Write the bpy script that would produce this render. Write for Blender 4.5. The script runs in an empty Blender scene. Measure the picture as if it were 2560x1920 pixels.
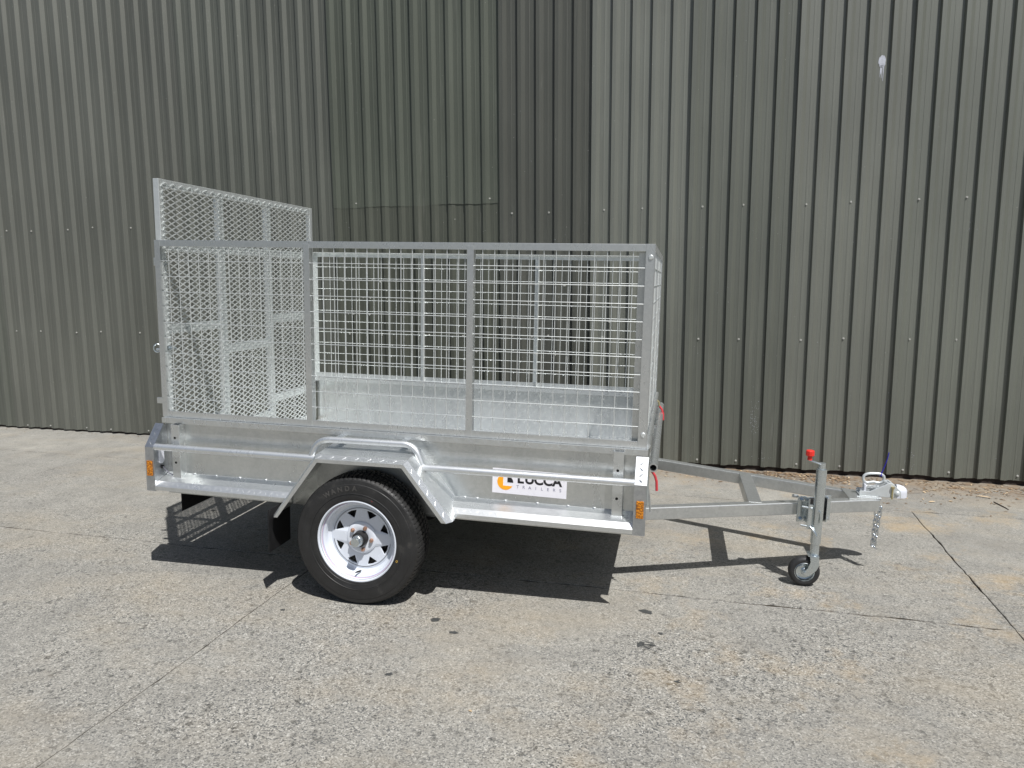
import bpy, bmesh, math, random
from mathutils import Vector, Matrix

R = math.radians
sc = bpy.context.scene
col = sc.collection

# ------------------------------------------------------------------ camera
PITCH, ROLL, YAW = 0.140, -0.006, -0.221
CAM = Vector((2.574, -3.194, 1.505))
fw = Vector((math.sin(YAW) * math.cos(PITCH), math.cos(YAW) * math.cos(PITCH), -math.sin(PITCH)))
rt = Vector((math.cos(YAW), -math.sin(YAW), 0))
up = rt.cross(fw)
cr = math.cos(ROLL) * rt + math.sin(ROLL) * up
cu = -math.sin(ROLL) * rt + math.cos(ROLL) * up
cd = bpy.data.cameras.new('camera')
cam = bpy.data.objects.new('camera', cd)
col.objects.link(cam)
m = Matrix((cr, cu, -fw)).transposed().to_4x4()
m.translation = CAM
cam.matrix_world = m
cd.sensor_width = 36
cd.lens = 36 * 1818.7 / 2560
cd.clip_start = 0.05
cd.clip_end = 2000
sc.camera = cam

# ------------------------------------------------------------------ sky, sun, exposure
SUN = Vector((0.394, -0.449, 1.0)).normalized()
world = bpy.data.worlds.new('World')
sc.world = world
world.use_nodes = True
wn = world.node_tree
sky = wn.nodes.new('ShaderNodeTexSky')
sky.sky_type = 'NISHITA'
sky.sun_disc = False
sky.sun_elevation = math.asin(SUN.z)
sky.sun_rotation = math.atan2(SUN.x, SUN.y)
sky.air_density = 1.0
sky.dust_density = 1.6
sky.ozone_density = 1.0
bg = wn.nodes['Background']
bg.inputs[1].default_value = 0.057
wn.links.new(sky.outputs[0], bg.inputs[0])
sd = bpy.data.lights.new('sun', 'SUN')
sd.energy = 5.0
sd.angle = R(0.5)
sd.color = (1.0, 0.98, 0.955)
so = bpy.data.objects.new('sun', sd)
col.objects.link(so)
so.rotation_euler = SUN.to_track_quat('Z', 'Y').to_euler()
so.location = (3, -3, 8)
sc.render.engine = 'CYCLES'
sc.view_settings.view_transform = 'Standard'
sc.view_settings.look = 'None'
sc.view_settings.exposure = 0.10
sc.view_settings.gamma = 1.0
sc.view_settings.use_curve_mapping = False
sc.cycles.max_bounces = 8

# ------------------------------------------------------------------ materials
def new_mat(name):
    mt = bpy.data.materials.new(name)
    mt.use_nodes = True
    nt = mt.node_tree
    return mt, nt, nt.nodes['Principled BSDF']

def nd(nt, kind, **kw):
    n = nt.nodes.new(kind)
    for k, v in kw.items():
        if k in n.inputs:
            n.inputs[k].default_value = v
        else:
            setattr(n, k, v)
    return n

def ramp(nt, fac, stops):
    n = nt.nodes.new('ShaderNodeValToRGB')
    el = n.color_ramp.elements
    while len(el) < len(stops):
        el.new(0.5)
    for e, (p, c) in zip(el, stops):
        e.position = p
        e.color = (c, c, c, 1) if isinstance(c, (int, float)) else (*c, 1)
    nt.links.new(fac, n.inputs[0])
    return n.outputs[0]

def mixc(nt, fac, a, b, blend='MIX'):
    n = nt.nodes.new('ShaderNodeMix')
    n.data_type = 'RGBA'
    n.blend_type = blend
    for sock, v in ((n.inputs[0], fac), (n.inputs[6], a), (n.inputs[7], b)):
        if hasattr(v, 'is_linked'):
            nt.links.new(v, sock)
        elif isinstance(v, (int, float)):
            sock.default_value = v
        else:
            sock.default_value = (*v, 1)
    return n.outputs[2]

def coords(nt, scale=(1, 1, 1), world_pos=True):
    src = nt.nodes.new('ShaderNodeNewGeometry').outputs['Position'] if world_pos else nt.nodes.new('ShaderNodeTexCoord').outputs['Object']
    mp = nt.nodes.new('ShaderNodeMapping')
    mp.inputs['Scale'].default_value = scale
    nt.links.new(src, mp.inputs[0])
    return mp.outputs[0]

def noise(nt, vec, scale, detail=4, rough=0.55):
    n = nd(nt, 'ShaderNodeTexNoise', Scale=scale, Detail=detail, Roughness=rough)
    nt.links.new(vec, n.inputs['Vector'])
    return n.outputs[0]

def plain(name, colr, rough=0.5, metal=0.0, spec=0.5, var=0.12, vscale=30, bump=0.0, coat=0.0):
    mt, nt, b = new_mat(name)
    v = coords(nt)
    n = noise(nt, v, vscale)
    lo = [c * (1 - var) for c in colr]
    hi = [min(1, c * (1 + var)) for c in colr]
    nt.links.new(ramp(nt, n, [(0.3, lo), (0.7, hi)]), b.inputs['Base Color'])
    nt.links.new(ramp(nt, n, [(0.3, max(0, rough - 0.06)), (0.7, min(1, rough + 0.06))]), b.inputs['Roughness'])
    b.inputs['Metallic'].default_value = metal
    b.inputs['Specular IOR Level'].default_value = spec
    b.inputs['Coat Weight'].default_value = coat
    if bump:
        bp = nd(nt, 'ShaderNodeBump', Strength=bump, Distance=0.002)
        nt.links.new(n, bp.inputs['Height'])
        nt.links.new(bp.outputs[0], b.inputs['Normal'])
    return mt

def galvanised(name, base=(0.68, 0.70, 0.70), rough=0.28, metal=0.94, streak=0.5, broad=0.45):
    mt, nt, b = new_mat(name)
    v = coords(nt)
    big = noise(nt, coords(nt, (1, 1, 0.45)), 7, 5, 0.6)
    fine = noise(nt, v, 160, 3, 0.6)
    vo = nd(nt, 'ShaderNodeTexVoronoi', Scale=75)
    nt.links.new(v, vo.inputs['Vector'])
    sp = nt.nodes.new('ShaderNodeSeparateColor')
    nt.links.new(vo.outputs['Color'], sp.inputs[0])
    c1 = ramp(nt, big, [(0.28, [x * (1 - 0.20 * streak) for x in base]), (0.5, base), (0.74, [min(1, x * (1 + 0.16 * streak)) for x in base])])
    c2 = mixc(nt, 0.13, c1, ramp(nt, sp.outputs[0], [(0, 0.35), (1, 0.95)]), 'OVERLAY')
    c3 = mixc(nt, 0.10, c2, ramp(nt, fine, [(0.35, 0.3), (0.65, 0.75)]), 'OVERLAY')
    nt.links.new(c3, b.inputs['Base Color'])
    nt.links.new(ramp(nt, big, [(0.3, rough + 0.09), (0.7, rough - 0.07)]), b.inputs['Roughness'])
    b.inputs['Metallic'].default_value = 1.0
    b2 = nt.nodes.new('ShaderNodeBsdfPrincipled')
    b2.inputs['Metallic'].default_value = metal
    b2.inputs['Roughness'].default_value = 0.52
    nt.links.new(c3, b2.inputs['Base Color'])
    ms = nt.nodes.new('ShaderNodeMixShader')
    ms.inputs[0].default_value = broad
    out = nt.nodes['Material Output']
    nt.links.new(b.outputs[0], ms.inputs[1])
    nt.links.new(b2.outputs[0], ms.inputs[2])
    nt.links.new(ms.outputs[0], out.inputs[0])
    bp = nd(nt, 'ShaderNodeBump', Strength=0.05, Distance=0.002)
    add = nt.nodes.new('ShaderNodeMath')
    add.operation = 'ADD'
    nt.links.new(big, add.inputs[0])
    nt.links.new(fine, add.inputs[1])
    nt.links.new(add.outputs[0], bp.inputs['Height'])
    nt.links.new(bp.outputs[0], b.inputs['Normal'])
    nt.links.new(bp.outputs[0], b2.inputs['Normal'])
    return mt

M = {}
M['galv'] = galvanised('galvanised_steel')
M['sheet'] = galvanised('galvanised_sheet', (0.63, 0.65, 0.645), 0.22, 0.95, 0.6, 0.40)
M['tread'] = galvanised('galvanised_tread_plate', (0.72, 0.74, 0.74), 0.30, 0.94, 0.5, 0.5)
M['wire'] = galvanised('galvanised_wire', (0.74, 0.77, 0.76), 0.36, 0.62, 0.4, 0.65)
M['plate'] = galvanised('galvanised_corner_plate', (0.50, 0.52, 0.54), 0.34, 0.97, 0.5, 0.28)
M['pipe'] = galvanised('galvanised_pipe', (0.76, 0.78, 0.79), 0.26, 0.95, 0.3, 0.8)
M['bar'] = galvanised('galvanised_drawbar', (0.60, 0.615, 0.61), 0.36, 0.9, 0.5, 0.5)
M['zinc'] = plain('bright_zinc', (0.60, 0.65, 0.67), 0.26, 0.92, var=0.05, vscale=14)
M['chrome'] = plain('bright_chain_metal', (0.66, 0.70, 0.74), 0.2, 1.0, var=0.1)
M['yellow_zinc'] = plain('yellow_zinc', (0.55, 0.48, 0.27), 0.35, 0.8)
mt, nt, b = new_mat('tyre_rubber')
n1 = noise(nt, coords(nt), 14, 6, 0.65)
n2 = noise(nt, coords(nt), 140, 3, 0.6)
c = ramp(nt, n1, [(0.35, (0.013, 0.013, 0.0135)), (0.60, (0.020, 0.020, 0.020)), (0.78, (0.055, 0.052, 0.047))])
c = mixc(nt, 0.4, c, ramp(nt, n2, [(0.35, 0.3), (0.7, 0.7)]), 'OVERLAY')
nt.links.new(c, b.inputs['Base Color'])
nt.links.new(ramp(nt, n1, [(0.4, 0.48), (0.75, 0.75)]), b.inputs['Roughness'])
bp = nd(nt, 'ShaderNodeBump', Strength=0.25, Distance=0.0015)
nt.links.new(n2, bp.inputs['Height'])
nt.links.new(bp.outputs[0], b.inputs['Normal'])
M['rubber'] = mt
M['rubber_mark'] = plain('raised_tyre_lettering', (0.055, 0.053, 0.050), 0.6, var=0.3)
M['jrubber'] = plain('small_wheel_rubber', (0.022, 0.022, 0.023), 0.6, var=0.25)
M['flap'] = plain('black_flap_rubber', (0.011, 0.011, 0.012), 0.7, spec=0.3, var=0.3)
M['white_rim'] = plain('white_rim_paint', (0.66, 0.70, 0.765), 0.25, var=0.03, vscale=12, coat=0.3)
M['white_paint'] = plain('silver_white_coupling_paint', (0.58, 0.61, 0.62), 0.36, 0.35, var=0.06, vscale=30)
M['nose_paint'] = plain('white_coupling_nose', (0.62, 0.64, 0.70), 0.38, var=0.04)
M['black'] = plain('black_steel', (0.012, 0.012, 0.013), 0.5)
M['dark_hole'] = plain('hole_black', (0.004, 0.004, 0.004), 0.9, spec=0.1)
M['copper'] = plain('copper_zinc_nut', (0.62, 0.38, 0.27), 0.3, 0.9)
M['red'] = plain('red_plastic', (0.72, 0.03, 0.02), 0.38, var=0.08)
M['redgrip'] = plain('red_grip', (0.55, 0.05, 0.06), 0.5, var=0.1)
M['blue'] = plain('blue_cable_tie', (0.02, 0.015, 0.34), 0.4)
M['pin_red'] = plain('pinstripe_red', (0.50, 0.18, 0.27), 0.35)
M['pin_blue'] = plain('pinstripe_blue', (0.22, 0.20, 0.46), 0.35)
M['vinyl'] = plain('white_vinyl', (0.80, 0.79, 0.84), 0.4, var=0.02)
M['ink'] = plain('black_ink', (0.012, 0.012, 0.014), 0.45)
M['grey_ink'] = plain('grey_ink', (0.20, 0.20, 0.28), 0.45)
M['orange_ink'] = plain('orange_ink', (0.95, 0.40, 0.012), 0.45, var=0.02)
M['lamp_white'] = plain('lamp_backing_plastic', (0.72, 0.74, 0.80), 0.45, var=0.1, vscale=120)
M['cable'] = plain('grey_cable', (0.50, 0.49, 0.55), 0.4)
M['mark_red'] = plain('tyre_mark_red', (0.25, 0.03, 0.04), 0.6)
M['mark_yellow'] = plain('tyre_mark_yellow', (0.55, 0.34, 0.05), 0.6)
M['leaf'] = plain('dry_leaf', (0.20, 0.135, 0.080), 0.8, var=0.5, vscale=9)
M['leaf_pale'] = plain('pale_dry_leaf', (0.50, 0.38, 0.24), 0.8, var=0.3, vscale=14)
M['twig'] = plain('dark_twig', (0.07, 0.055, 0.045), 0.9, var=0.3)
M['screw'] = plain('screw_head_paint', (0.42, 0.42, 0.39), 0.5, var=0.15)
M['splash'] = plain('white_splash', (0.50, 0.52, 0.58), 0.6, var=0.15, vscale=60)
M['stain'] = plain('dark_oil_stain', (0.060, 0.062, 0.060), 0.55, var=0.2, vscale=90)
M['plinth'] = plain('dark_plinth', (0.035, 0.026, 0.022), 0.9, var=0.4)

# amber prismatic reflector
mt, nt, b = new_mat('amber_reflector')
vo = nd(nt, 'ShaderNodeTexVoronoi', Scale=150)
nt.links.new(coords(nt), vo.inputs['Vector'])
nt.links.new(ramp(nt, vo.outputs['Distance'], [(0.1, (0.85, 0.33, 0.01)), (0.55, (0.40, 0.13, 0.004)), (0.9, (0.16, 0.05, 0.002))]), b.inputs['Base Color'])
b.inputs['Roughness'].default_value = 0.2
b.inputs['Coat Weight'].default_value = 0.5
M['amber'] = mt

# clear pale lens for the lamp housing is not visible from the near side

# painted profiled steel cladding
mt, nt, b = new_mat('painted_steel_cladding')
oi = nt.nodes.new('ShaderNodeObjectInfo')
tint = mixc(nt, 1.0, ramp(nt, oi.outputs['Random'], [(0.0, (0.086, 0.092, 0.079)), (0.5, (0.093, 0.097, 0.085)), (1.0, (0.100, 0.103, 0.091))]), oi.outputs['Color'], 'MULTIPLY')
nt.links.new(mixc(nt, 1.0, (0.98, 1.0, 0.94), oi.outputs['Color'], 'MULTIPLY'), b.inputs['Specular Tint'])
streaks = noise(nt, coords(nt, (26, 26, 0.25)), 4, 4, 0.6)
grain = noise(nt, coords(nt), 420, 2, 0.5)
blotch = noise(nt, coords(nt, (1, 1, 0.5)), 1.3, 3)
c = mixc(nt, 0.40, tint, ramp(nt, streaks, [(0.3, 0.32), (0.7, 0.68)]), 'OVERLAY')
c = mixc(nt, 0.30, c, ramp(nt, grain, [(0.3, 0.2), (0.7, 0.8)]), 'OVERLAY')
c = mixc(nt, 0.35, c, ramp(nt, blotch, [(0.3, 0.30), (0.7, 0.70)]), 'OVERLAY')
runs = noise(nt, coords(nt, (9, 9, 0.55)), 2.2, 6, 0.7)
c = mixc(nt, ramp(nt, runs, [(0.60, 0.0), (0.74, 0.35)]), c, (0.20, 0.198, 0.178))
vo = nd(nt, 'ShaderNodeTexVoronoi', Scale=11)
nt.links.new(coords(nt), vo.inputs['Vector'])
c = mixc(nt, ramp(nt, vo.outputs['Distance'], [(0.022, 0.8), (0.034, 0.0)]), c, (0.36, 0.36, 0.33))
nt.links.new(c, b.inputs['Base Color'])
nt.links.new(ramp(nt, streaks, [(0.3, 0.53), (0.7, 0.45)]), b.inputs['Roughness'])
b.inputs['IOR'].default_value = 1.85
b.inputs['Specular IOR Level'].default_value = 0.5
bp = nd(nt, 'ShaderNodeBump', Strength=0.05, Distance=0.001)
nt.links.new(grain, bp.inputs['Height'])
nt.links.new(bp.outputs[0], b.inputs['Normal'])
M['cladding'] = mt

# weathered exposed aggregate concrete
mt, nt, b = new_mat('weathered_concrete')
v = coords(nt)
warp = nd(nt, 'ShaderNodeTexNoise', Scale=60, Detail=2)
nt.links.new(v, warp.inputs['Vector'])
va = nt.nodes.new('ShaderNodeVectorMath')
va.operation = 'MULTIPLY_ADD'
nt.links.new(warp.outputs['Color'], va.inputs[0])
va.inputs[1].default_value = (0.008, 0.008, 0.008)
nt.links.new(v, va.inputs[2])
v1 = nd(nt, 'ShaderNodeTexVoronoi', Scale=185)
nt.links.new(va.outputs[0], v1.inputs['Vector'])
s1 = nt.nodes.new('ShaderNodeSeparateColor')
nt.links.new(v1.outputs['Color'], s1.inputs[0])
v2 = nd(nt, 'ShaderNodeTexVoronoi', Scale=58)
nt.links.new(va.outputs[0], v2.inputs['Vector'])
s2 = nt.nodes.new('ShaderNodeSeparateColor')
nt.links.new(v2.outputs['Color'], s2.inputs[0])
big = noise(nt, v, 0.7, 6, 0.62)
mid = noise(nt, v, 4.5, 5, 0.62)
fine = noise(nt, v, 260, 2, 0.6)
paste = ramp(nt, big, [(0.30, (0.205, 0.200, 0.186)), (0.5, (0.258, 0.251, 0.228)), (0.72, (0.310, 0.299, 0.266))])
paste = mixc(nt, 0.45, paste, ramp(nt, mid, [(0.3, 0.28), (0.7, 0.72)]), 'OVERLAY')
grains = ramp(nt, s1.outputs[0], [(0.0, (0.040, 0.043, 0.046)), (0.15, (0.085, 0.088, 0.088)), (0.27, (0.215, 0.209, 0.190)), (0.70, (0.312, 0.300, 0.266)), (0.90, (0.39, 0.376, 0.338)), (1.0, (0.56, 0.545, 0.50))])
bigst = ramp(nt, s2.outputs[1], [(0.0, 0.18), (0.03, 0.22), (0.07, 0.5), (0.95, 0.5), (1.0, 0.62)])
expo = ramp(nt, noise(nt, v, 1.1, 5, 0.6), [(0.32, 0.32), (0.62, 0.85)])
# smoother concrete near the wall, coarser towards the yard
sx = nt.nodes.new('ShaderNodeSeparateXYZ')
nt.links.new(v, sx.inputs[0])
mr = nd(nt, 'ShaderNodeMapRange')
nt.links.new(sx.outputs['Y'], mr.inputs[0])
mr.inputs[1].default_value = 2.4
mr.inputs[2].default_value = -0.2
mr.inputs[3].default_value = 0.35
mr.inputs[4].default_value = 1.0
mul = nt.nodes.new('ShaderNodeMath')
mul.operation = 'MULTIPLY'
nt.links.new(expo, mul.inputs[0])
nt.links.new(mr.outputs[0], mul.inputs[1])
c = mixc(nt, mul.outputs[0], paste, grains)
c = mixc(nt, mul.outputs[0], c, bigst, 'OVERLAY')
c = mixc(nt, 0.35, c, ramp(nt, fine, [(0.3, 0.25), (0.7, 0.75)]), 'OVERLAY')
# rusty and sandy stains
sb = noise(nt, coords(nt, (0.6, 1.2, 1)), 1.25, 9, 0.72)
c = mixc(nt, ramp(nt, sb, [(0.48, 0.0), (0.68, 0.42)]), c, (0.345, 0.298, 0.222))
rs = noise(nt, v, 2.1, 9, 0.7)
mr2 = nd(nt, 'ShaderNodeMapRange')
nt.links.new(sx.outputs['X'], mr2.inputs[0])
mr2.inputs[1].default_value = 1.2
mr2.inputs[2].default_value = 3.6
mr2.inputs[3].default_value = 0.10
mr2.inputs[4].default_value = 0.65
rf = nt.nodes.new('ShaderNodeMath')
rf.operation = 'MULTIPLY'
nt.links.new(ramp(nt, rs, [(0.53, 0.0), (0.72, 0.85)]), rf.inputs[0])
nt.links.new(mr2.outputs[0], rf.inputs[1])
c = mixc(nt, rf.outputs[0], c, (0.44, 0.32, 0.17))
dk = noise(nt, coords(nt, (1, 1.6, 1)), 1.6, 6, 0.65)
c = mixc(nt, ramp(nt, dk, [(0.28, 0.45), (0.46, 0.0)]), c, (0.17, 0.165, 0.152))
# brown grime strip close to the wall on the right
gy = nt.nodes.new('ShaderNodeMath')
gy.operation = 'MULTIPLY_ADD'
nt.links.new(sx.outputs['X'], gy.inputs[0])
gy.inputs[1].default_value = 0.041
nt.links.new(sx.outputs['Y'], gy.inputs[2])
gm = nd(nt, 'ShaderNodeMapRange')
nt.links.new(gy.outputs[0], gm.inputs[0])
gm.inputs[1].default_value = 2.25
gm.inputs[2].default_value = 2.75
gx = nd(nt, 'ShaderNodeMapRange')
nt.links.new(sx.outputs['X'], gx.inputs[0])
gx.inputs[1].default_value = 1.4
gx.inputs[2].default_value = 3.0
g1 = nt.nodes.new('ShaderNodeMath')
g1.operation = 'MULTIPLY'
nt.links.new(gm.outputs[0], g1.inputs[0])
nt.links.new(gx.outputs[0], g1.inputs[1])
g2 = nt.nodes.new('ShaderNodeMath')
g2.operation = 'MULTIPLY'
nt.links.new(g1.outputs[0], g2.inputs[0])
nt.links.new(ramp(nt, noise(nt, v, 9, 5, 0.65), [(0.35, 0.15), (0.65, 1.0)]), g2.inputs[1])
c = mixc(nt, g2.outputs[0], c, (0.20, 0.145, 0.095))
nt.links.new(c, b.inputs['Base Color'])
b.inputs['Roughness'].default_value = 0.88
b.inputs['Specular IOR Level'].default_value = 0.25
bp = nd(nt, 'ShaderNodeBump', Strength=0.5, Distance=0.0025)
hm = nt.nodes.new('ShaderNodeMath')
hm.operation = 'ADD'
nt.links.new(s1.outputs[0], hm.inputs[0])
nt.links.new(fine, hm.inputs[1])
nt.links.new(hm.outputs[0], bp.inputs['Height'])
nt.links.new(bp.outputs[0], b.inputs['Normal'])
M['concrete'] = mt
M['dirt'] = plain('dark_joint_dirt', (0.085, 0.072, 0.054), 0.95, var=0.5, vscale=40)

# ------------------------------------------------------------------ mesh helper
class MB:
    def __init__(self):
        self.v, self.f = [], []

    def add(self, vs, fs):
        o = len(self.v)
        self.v += [tuple(p) for p in vs]
        self.f += [tuple(i + o for i in q) for q in fs]
        return self

    def box(self, x0, x1, y0, y1, z0, z1):
        vs = [(x, y, z) for x in (x0, x1) for y in (y0, y1) for z in (z0, z1)]
        return self.add(vs, [(0, 1, 3, 2), (4, 6, 7, 5), (0, 4, 5, 1), (2, 3, 7, 6), (0, 2, 6, 4), (1, 5, 7, 3)])

    def obox(self, c, ax, ay, az):
        c, ax, ay, az = Vector(c), Vector(ax), Vector(ay), Vector(az)
        vs = [c + sx * ax + sy * ay + sz * az for sx in (-1, 1) for sy in (-1, 1) for sz in (-1, 1)]
        return self.add(vs, [(0, 1, 3, 2), (4, 6, 7, 5), (0, 4, 5, 1), (2, 3, 7, 6), (0, 2, 6, 4), (1, 5, 7, 3)])

    def beam(self, a, b2, w, h, upv=(0, 0, 1)):
        a, b2 = Vector(a), Vector(b2)
        d = (b2 - a)
        n = d.normalized()
        s = n.cross(Vector(upv)).normalized()
        t = s.cross(n).normalized()
        return self.obox((a + b2) / 2, d / 2, s * w / 2, t * h / 2)

    def prism(self, poly, axis, a, b2):
        """poly: list of 2-D points; axis 'x','y','z' is the extrusion axis."""
        def mk(p, t):
            if axis == 'y':
                return (p[0], t, p[1])
            if axis == 'x':
                return (t, p[0], p[1])
            return (p[0], p[1], t)
        n = len(poly)
        area = sum(poly[i][0] * poly[(i + 1) % n][1] - poly[(i + 1) % n][0] * poly[i][1] for i in range(n))
        flip = (area < 0) != (axis == 'y')
        vs = [mk(p, a) for p in poly] + [mk(p, b2) for p in poly]
        fs = [tuple(range(n - 1, -1, -1)), tuple(range(n, 2 * n))] + [(i, (i + 1) % n, n + (i + 1) % n, n + i) for i in range(n)]
        if b2 < a:
            flip = not flip
        if flip:
            fs = [tuple(reversed(q)) for q in fs]
        return self.add(vs, fs)

    def tube(self, pts, r, n=12, closed=False, caps=True, ry=None):
        pts = [Vector(p) for p in pts]
        N = len(pts)
        rings = []
        ref = None
        for i, p in enumerate(pts):
            if closed:
                t = (pts[(i + 1) % N] - pts[i - 1])
            else:
                t = pts[min(i + 1, N - 1)] - pts[max(i - 1, 0)]
            t.normalize()
            if ref is None:
                ref = Vector((0, 0, 1)) if abs(t.z) < 0.9 else Vector((1, 0, 0))
            s = t.cross(ref).normalized()
            u2 = s.cross(t).normalized()
            ref = u2
            rr = r[i] if isinstance(r, (list, tuple)) else r
            rings.append([p + rr * (math.cos(2 * math.pi * k / n) * s + math.sin(2 * math.pi * k / n) * u2) for k in range(n)])
        vs = [q for ring in rings for q in ring]
        fs = []
        for i in range(N if closed else N - 1):
            j = (i + 1) % N
            for k in range(n):
                fs.append((i * n + k, i * n + (k + 1) % n, j * n + (k + 1) % n, j * n + k))
        if caps and not closed:
            fs.append(tuple(range(n - 1, -1, -1)))
            fs.append(tuple(range((N - 1) * n, N * n)))
        return self.add(vs, fs)

    def lathe_y(self, c, prof, n=48, closed=False):
        """revolve (radius, y) profile about the y axis through c."""
        vs, fs = [], []
        for k in range(n):
            a = 2 * math.pi * k / n
            for (r, y) in prof:
                vs.append((c[0] + r * math.cos(a), c[1] + y, c[2] + r * math.sin(a)))
        m2 = len(prof)
        for k in range(n):
            k2 = (k + 1) % n
            for i in range(m2 if closed else m2 - 1):
                j = (i + 1) % m2
                fs.append((k * m2 + i, k2 * m2 + i, k2 * m2 + j, k * m2 + j))
        return self.add(vs, fs)

    def lathe_z(self, c, prof, n=24):
        vs, fs = [], []
        m2 = len(prof)
        for k in range(n):
            a = 2 * math.pi * k / n
            for (r, z) in prof:
                vs.append((c[0] + r * math.cos(a), c[1] + r * math.sin(a), c[2] + z))
        for k in range(n):
            k2 = (k + 1) % n
            for i in range(m2 - 1):
                fs.append((k * m2 + i, k2 * m2 + i, k2 * m2 + i + 1, k * m2 + i + 1))
        return self.add(vs, fs)

    def lozenges(self, o, e1, e2, nrm, L1, L2, pitch=0.030, ln=0.013, wd=0.0030, h=0.0008):
        """raised diamonds of tread plate on the parallelogram o + a e1 + b e2."""
        o, e1, e2, nrm = Vector(o), Vector(e1).normalized(), Vector(e2).normalized(), Vector(nrm).normalized()
        na, nb = int(L1 / pitch), max(1, int(L2 / pitch + 0.4))
        for i in range(na):
            for j in range(nb):
                c = o + e1 * (i + 0.5) * L1 / na + e2 * (j + 0.5) * L2 / nb
                sgn = 1 if (i + j) % 2 else -1
                a = (e1 + sgn * e2).normalized()
                w = a.cross(nrm).normalized()
                l2 = min(ln, L2 * 0.62)
                vs = [c + a * l2, c + w * wd, c - a * l2, c - w * wd, c + nrm * h + a * l2 * 0.5, c + nrm * h - a * l2 * 0.5]
                fs = [(0, 1, 4), (1, 2, 5), (1, 5, 4), (2, 3, 5), (3, 0, 4), (3, 4, 5)]
                q = (vs[1] - vs[0]).cross(vs[4] - vs[0])
                if q.dot(nrm) < 0:
                    fs = [tuple(reversed(t)) for t in fs]
                self.add(vs, fs)
        return self

    def mesh(self, name, mat, off=(0, 0, 0), mirror=None, smooth=None):
        vs = [(x - off[0], y - off[1], z - off[2]) for x, y, z in self.v]
        fs = self.f
        if mirror is not None:
            vs = [(x, mirror - y, z) for x, y, z in vs]
            fs = [tuple(reversed(q)) for q in fs]
        me = bpy.data.meshes.new(name)
        me.from_pydata(vs, [], fs)
        me.materials.append(M[mat])
        if smooth:
            me.shade_smooth()
            me.set_sharp_from_angle(angle=R(smooth))
        me.update()
        return me

def link(name, me, parent=None, loc=None):
    o = bpy.data.objects.new(name, me)
    col.objects.link(o)
    if parent:
        o.parent = parent
    if loc:
        o.location = loc
    return o

def tag(o, label=None, cat=None, group=None, kind=None):
    for k, v in (('label', label), ('category', cat), ('group', group), ('kind', kind)):
        if v:
            o[k] = v
    return o

def bevel(o, w=0.0015, seg=2):
    md = o.modifiers.new('bevel', 'BEVEL')
    md.width = w
    md.segments = seg
    md.limit_method = 'ANGLE'
    md.angle_limit = R(50)
    return o

def text_mesh(body, size, offset=0.0, extrude=0.0004, spacing=1.0, align='LEFT'):
    cu2 = bpy.data.curves.new('txt', 'FONT')
    cu2.body = body
    cu2.size = size
    cu2.offset = offset
    cu2.extrude = extrude
    cu2.space_character = spacing
    cu2.align_x = align
    ob = bpy.data.objects.new('txt', cu2)
    col.objects.link(ob)
    dg = bpy.context.evaluated_depsgraph_get()
    me = bpy.data.meshes.new_from_object(ob.evaluated_get(dg))
    bpy.data.objects.remove(ob)
    return me

# ------------------------------------------------------------------ ground: concrete slabs with open joints
PHI = 0.041
YW = 2.877
U = Vector((math.cos(PHI), -math.sin(PHI), 0))        # along the wall, to the right
V = Vector((-math.sin(PHI), -math.cos(PHI), 0))       # away from the wall, to the yard
W0 = Vector((0, YW, 0))

def wp(s, dd, z):
    """point on the wall frame: s along, dd out of the wall, z up"""
    p = W0 + U * s + V * dd
    return (p.x, p.y, z)

ground = link('ground', MB().box(-150, 150, -150, 150, -0.4, -0.016).mesh('ground', 'dirt'))
tag(ground, kind='structure')
rng = random.Random(4)
US = [-15.0, -11.8, -8.6, -5.45, -2.343, 0.827, 4.150, 7.35, 10.5, 13.6, 16.8]
VS = [-0.30, 0.850, 2.540, 6.1, 9.6, 13.2, 16.8]

def jline(a, b2, seed):
    """gently wandering joint between two grid points"""
    r2 = random.Random(seed)
    n = max(8, int((Vector(b2) - Vector(a)).length / 0.045))
    ph = [r2.uniform(0, 6.28) for _ in range(3)]
    out = []
    for i in range(n + 1):
        t = i / n
        w = 0.0 if i in (0, n) else 0.0018 * math.sin(5 * t * 3 + ph[0]) + 0.0018 * math.sin(21 * t + ph[1]) + r2.uniform(-0.0018, 0.0018)
        out.append((t, w))
    return out

def slab_poly(i, j, US):
    g = 0.0027 if i < 5 else 0.0017
    u0, u1, v0, v1 = US[i], US[i + 1], VS[j], VS[j + 1]
    pts = []
    def edge(p, q, seed, rev, gx, gv):
        ln = jline(p, q, seed)
        dv = Vector((q[0] - p[0], q[1] - p[1]))
        nn = Vector((-dv.y, dv.x)).normalized()
        r3 = random.Random(seed * 7 + (1 if rev else 2))
        res = []
        for t, w in ln:
            extra = r3.uniform(0, 0.0045) if r3.random() < 0.3 else 0
            res.append((p[0] + dv.x * t + nn.x * w + gx * (1 + extra / g), p[1] + dv.y * t + nn.y * w + gv * (1 + extra / g)))
        return res[::-1] if rev else res
    pts += edge((u0, v0), (u1, v0), 1000 + i * 20 + j, False, 0, 0.0034)[:-1]
    pts += edge((u1, v0), (u1, v1), 5000 + (i + 1) * 20 + j, False, -g, 0)[:-1]
    pts += edge((u0, v1), (u1, v1), 1000 + i * 20 + j + 1, True, 0, -0.0034)[:-1]
    pts += edge((u0, v0), (u0, v1), 5000 + i * 20 + j, True, g, 0)[:-1]
    return pts

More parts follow.
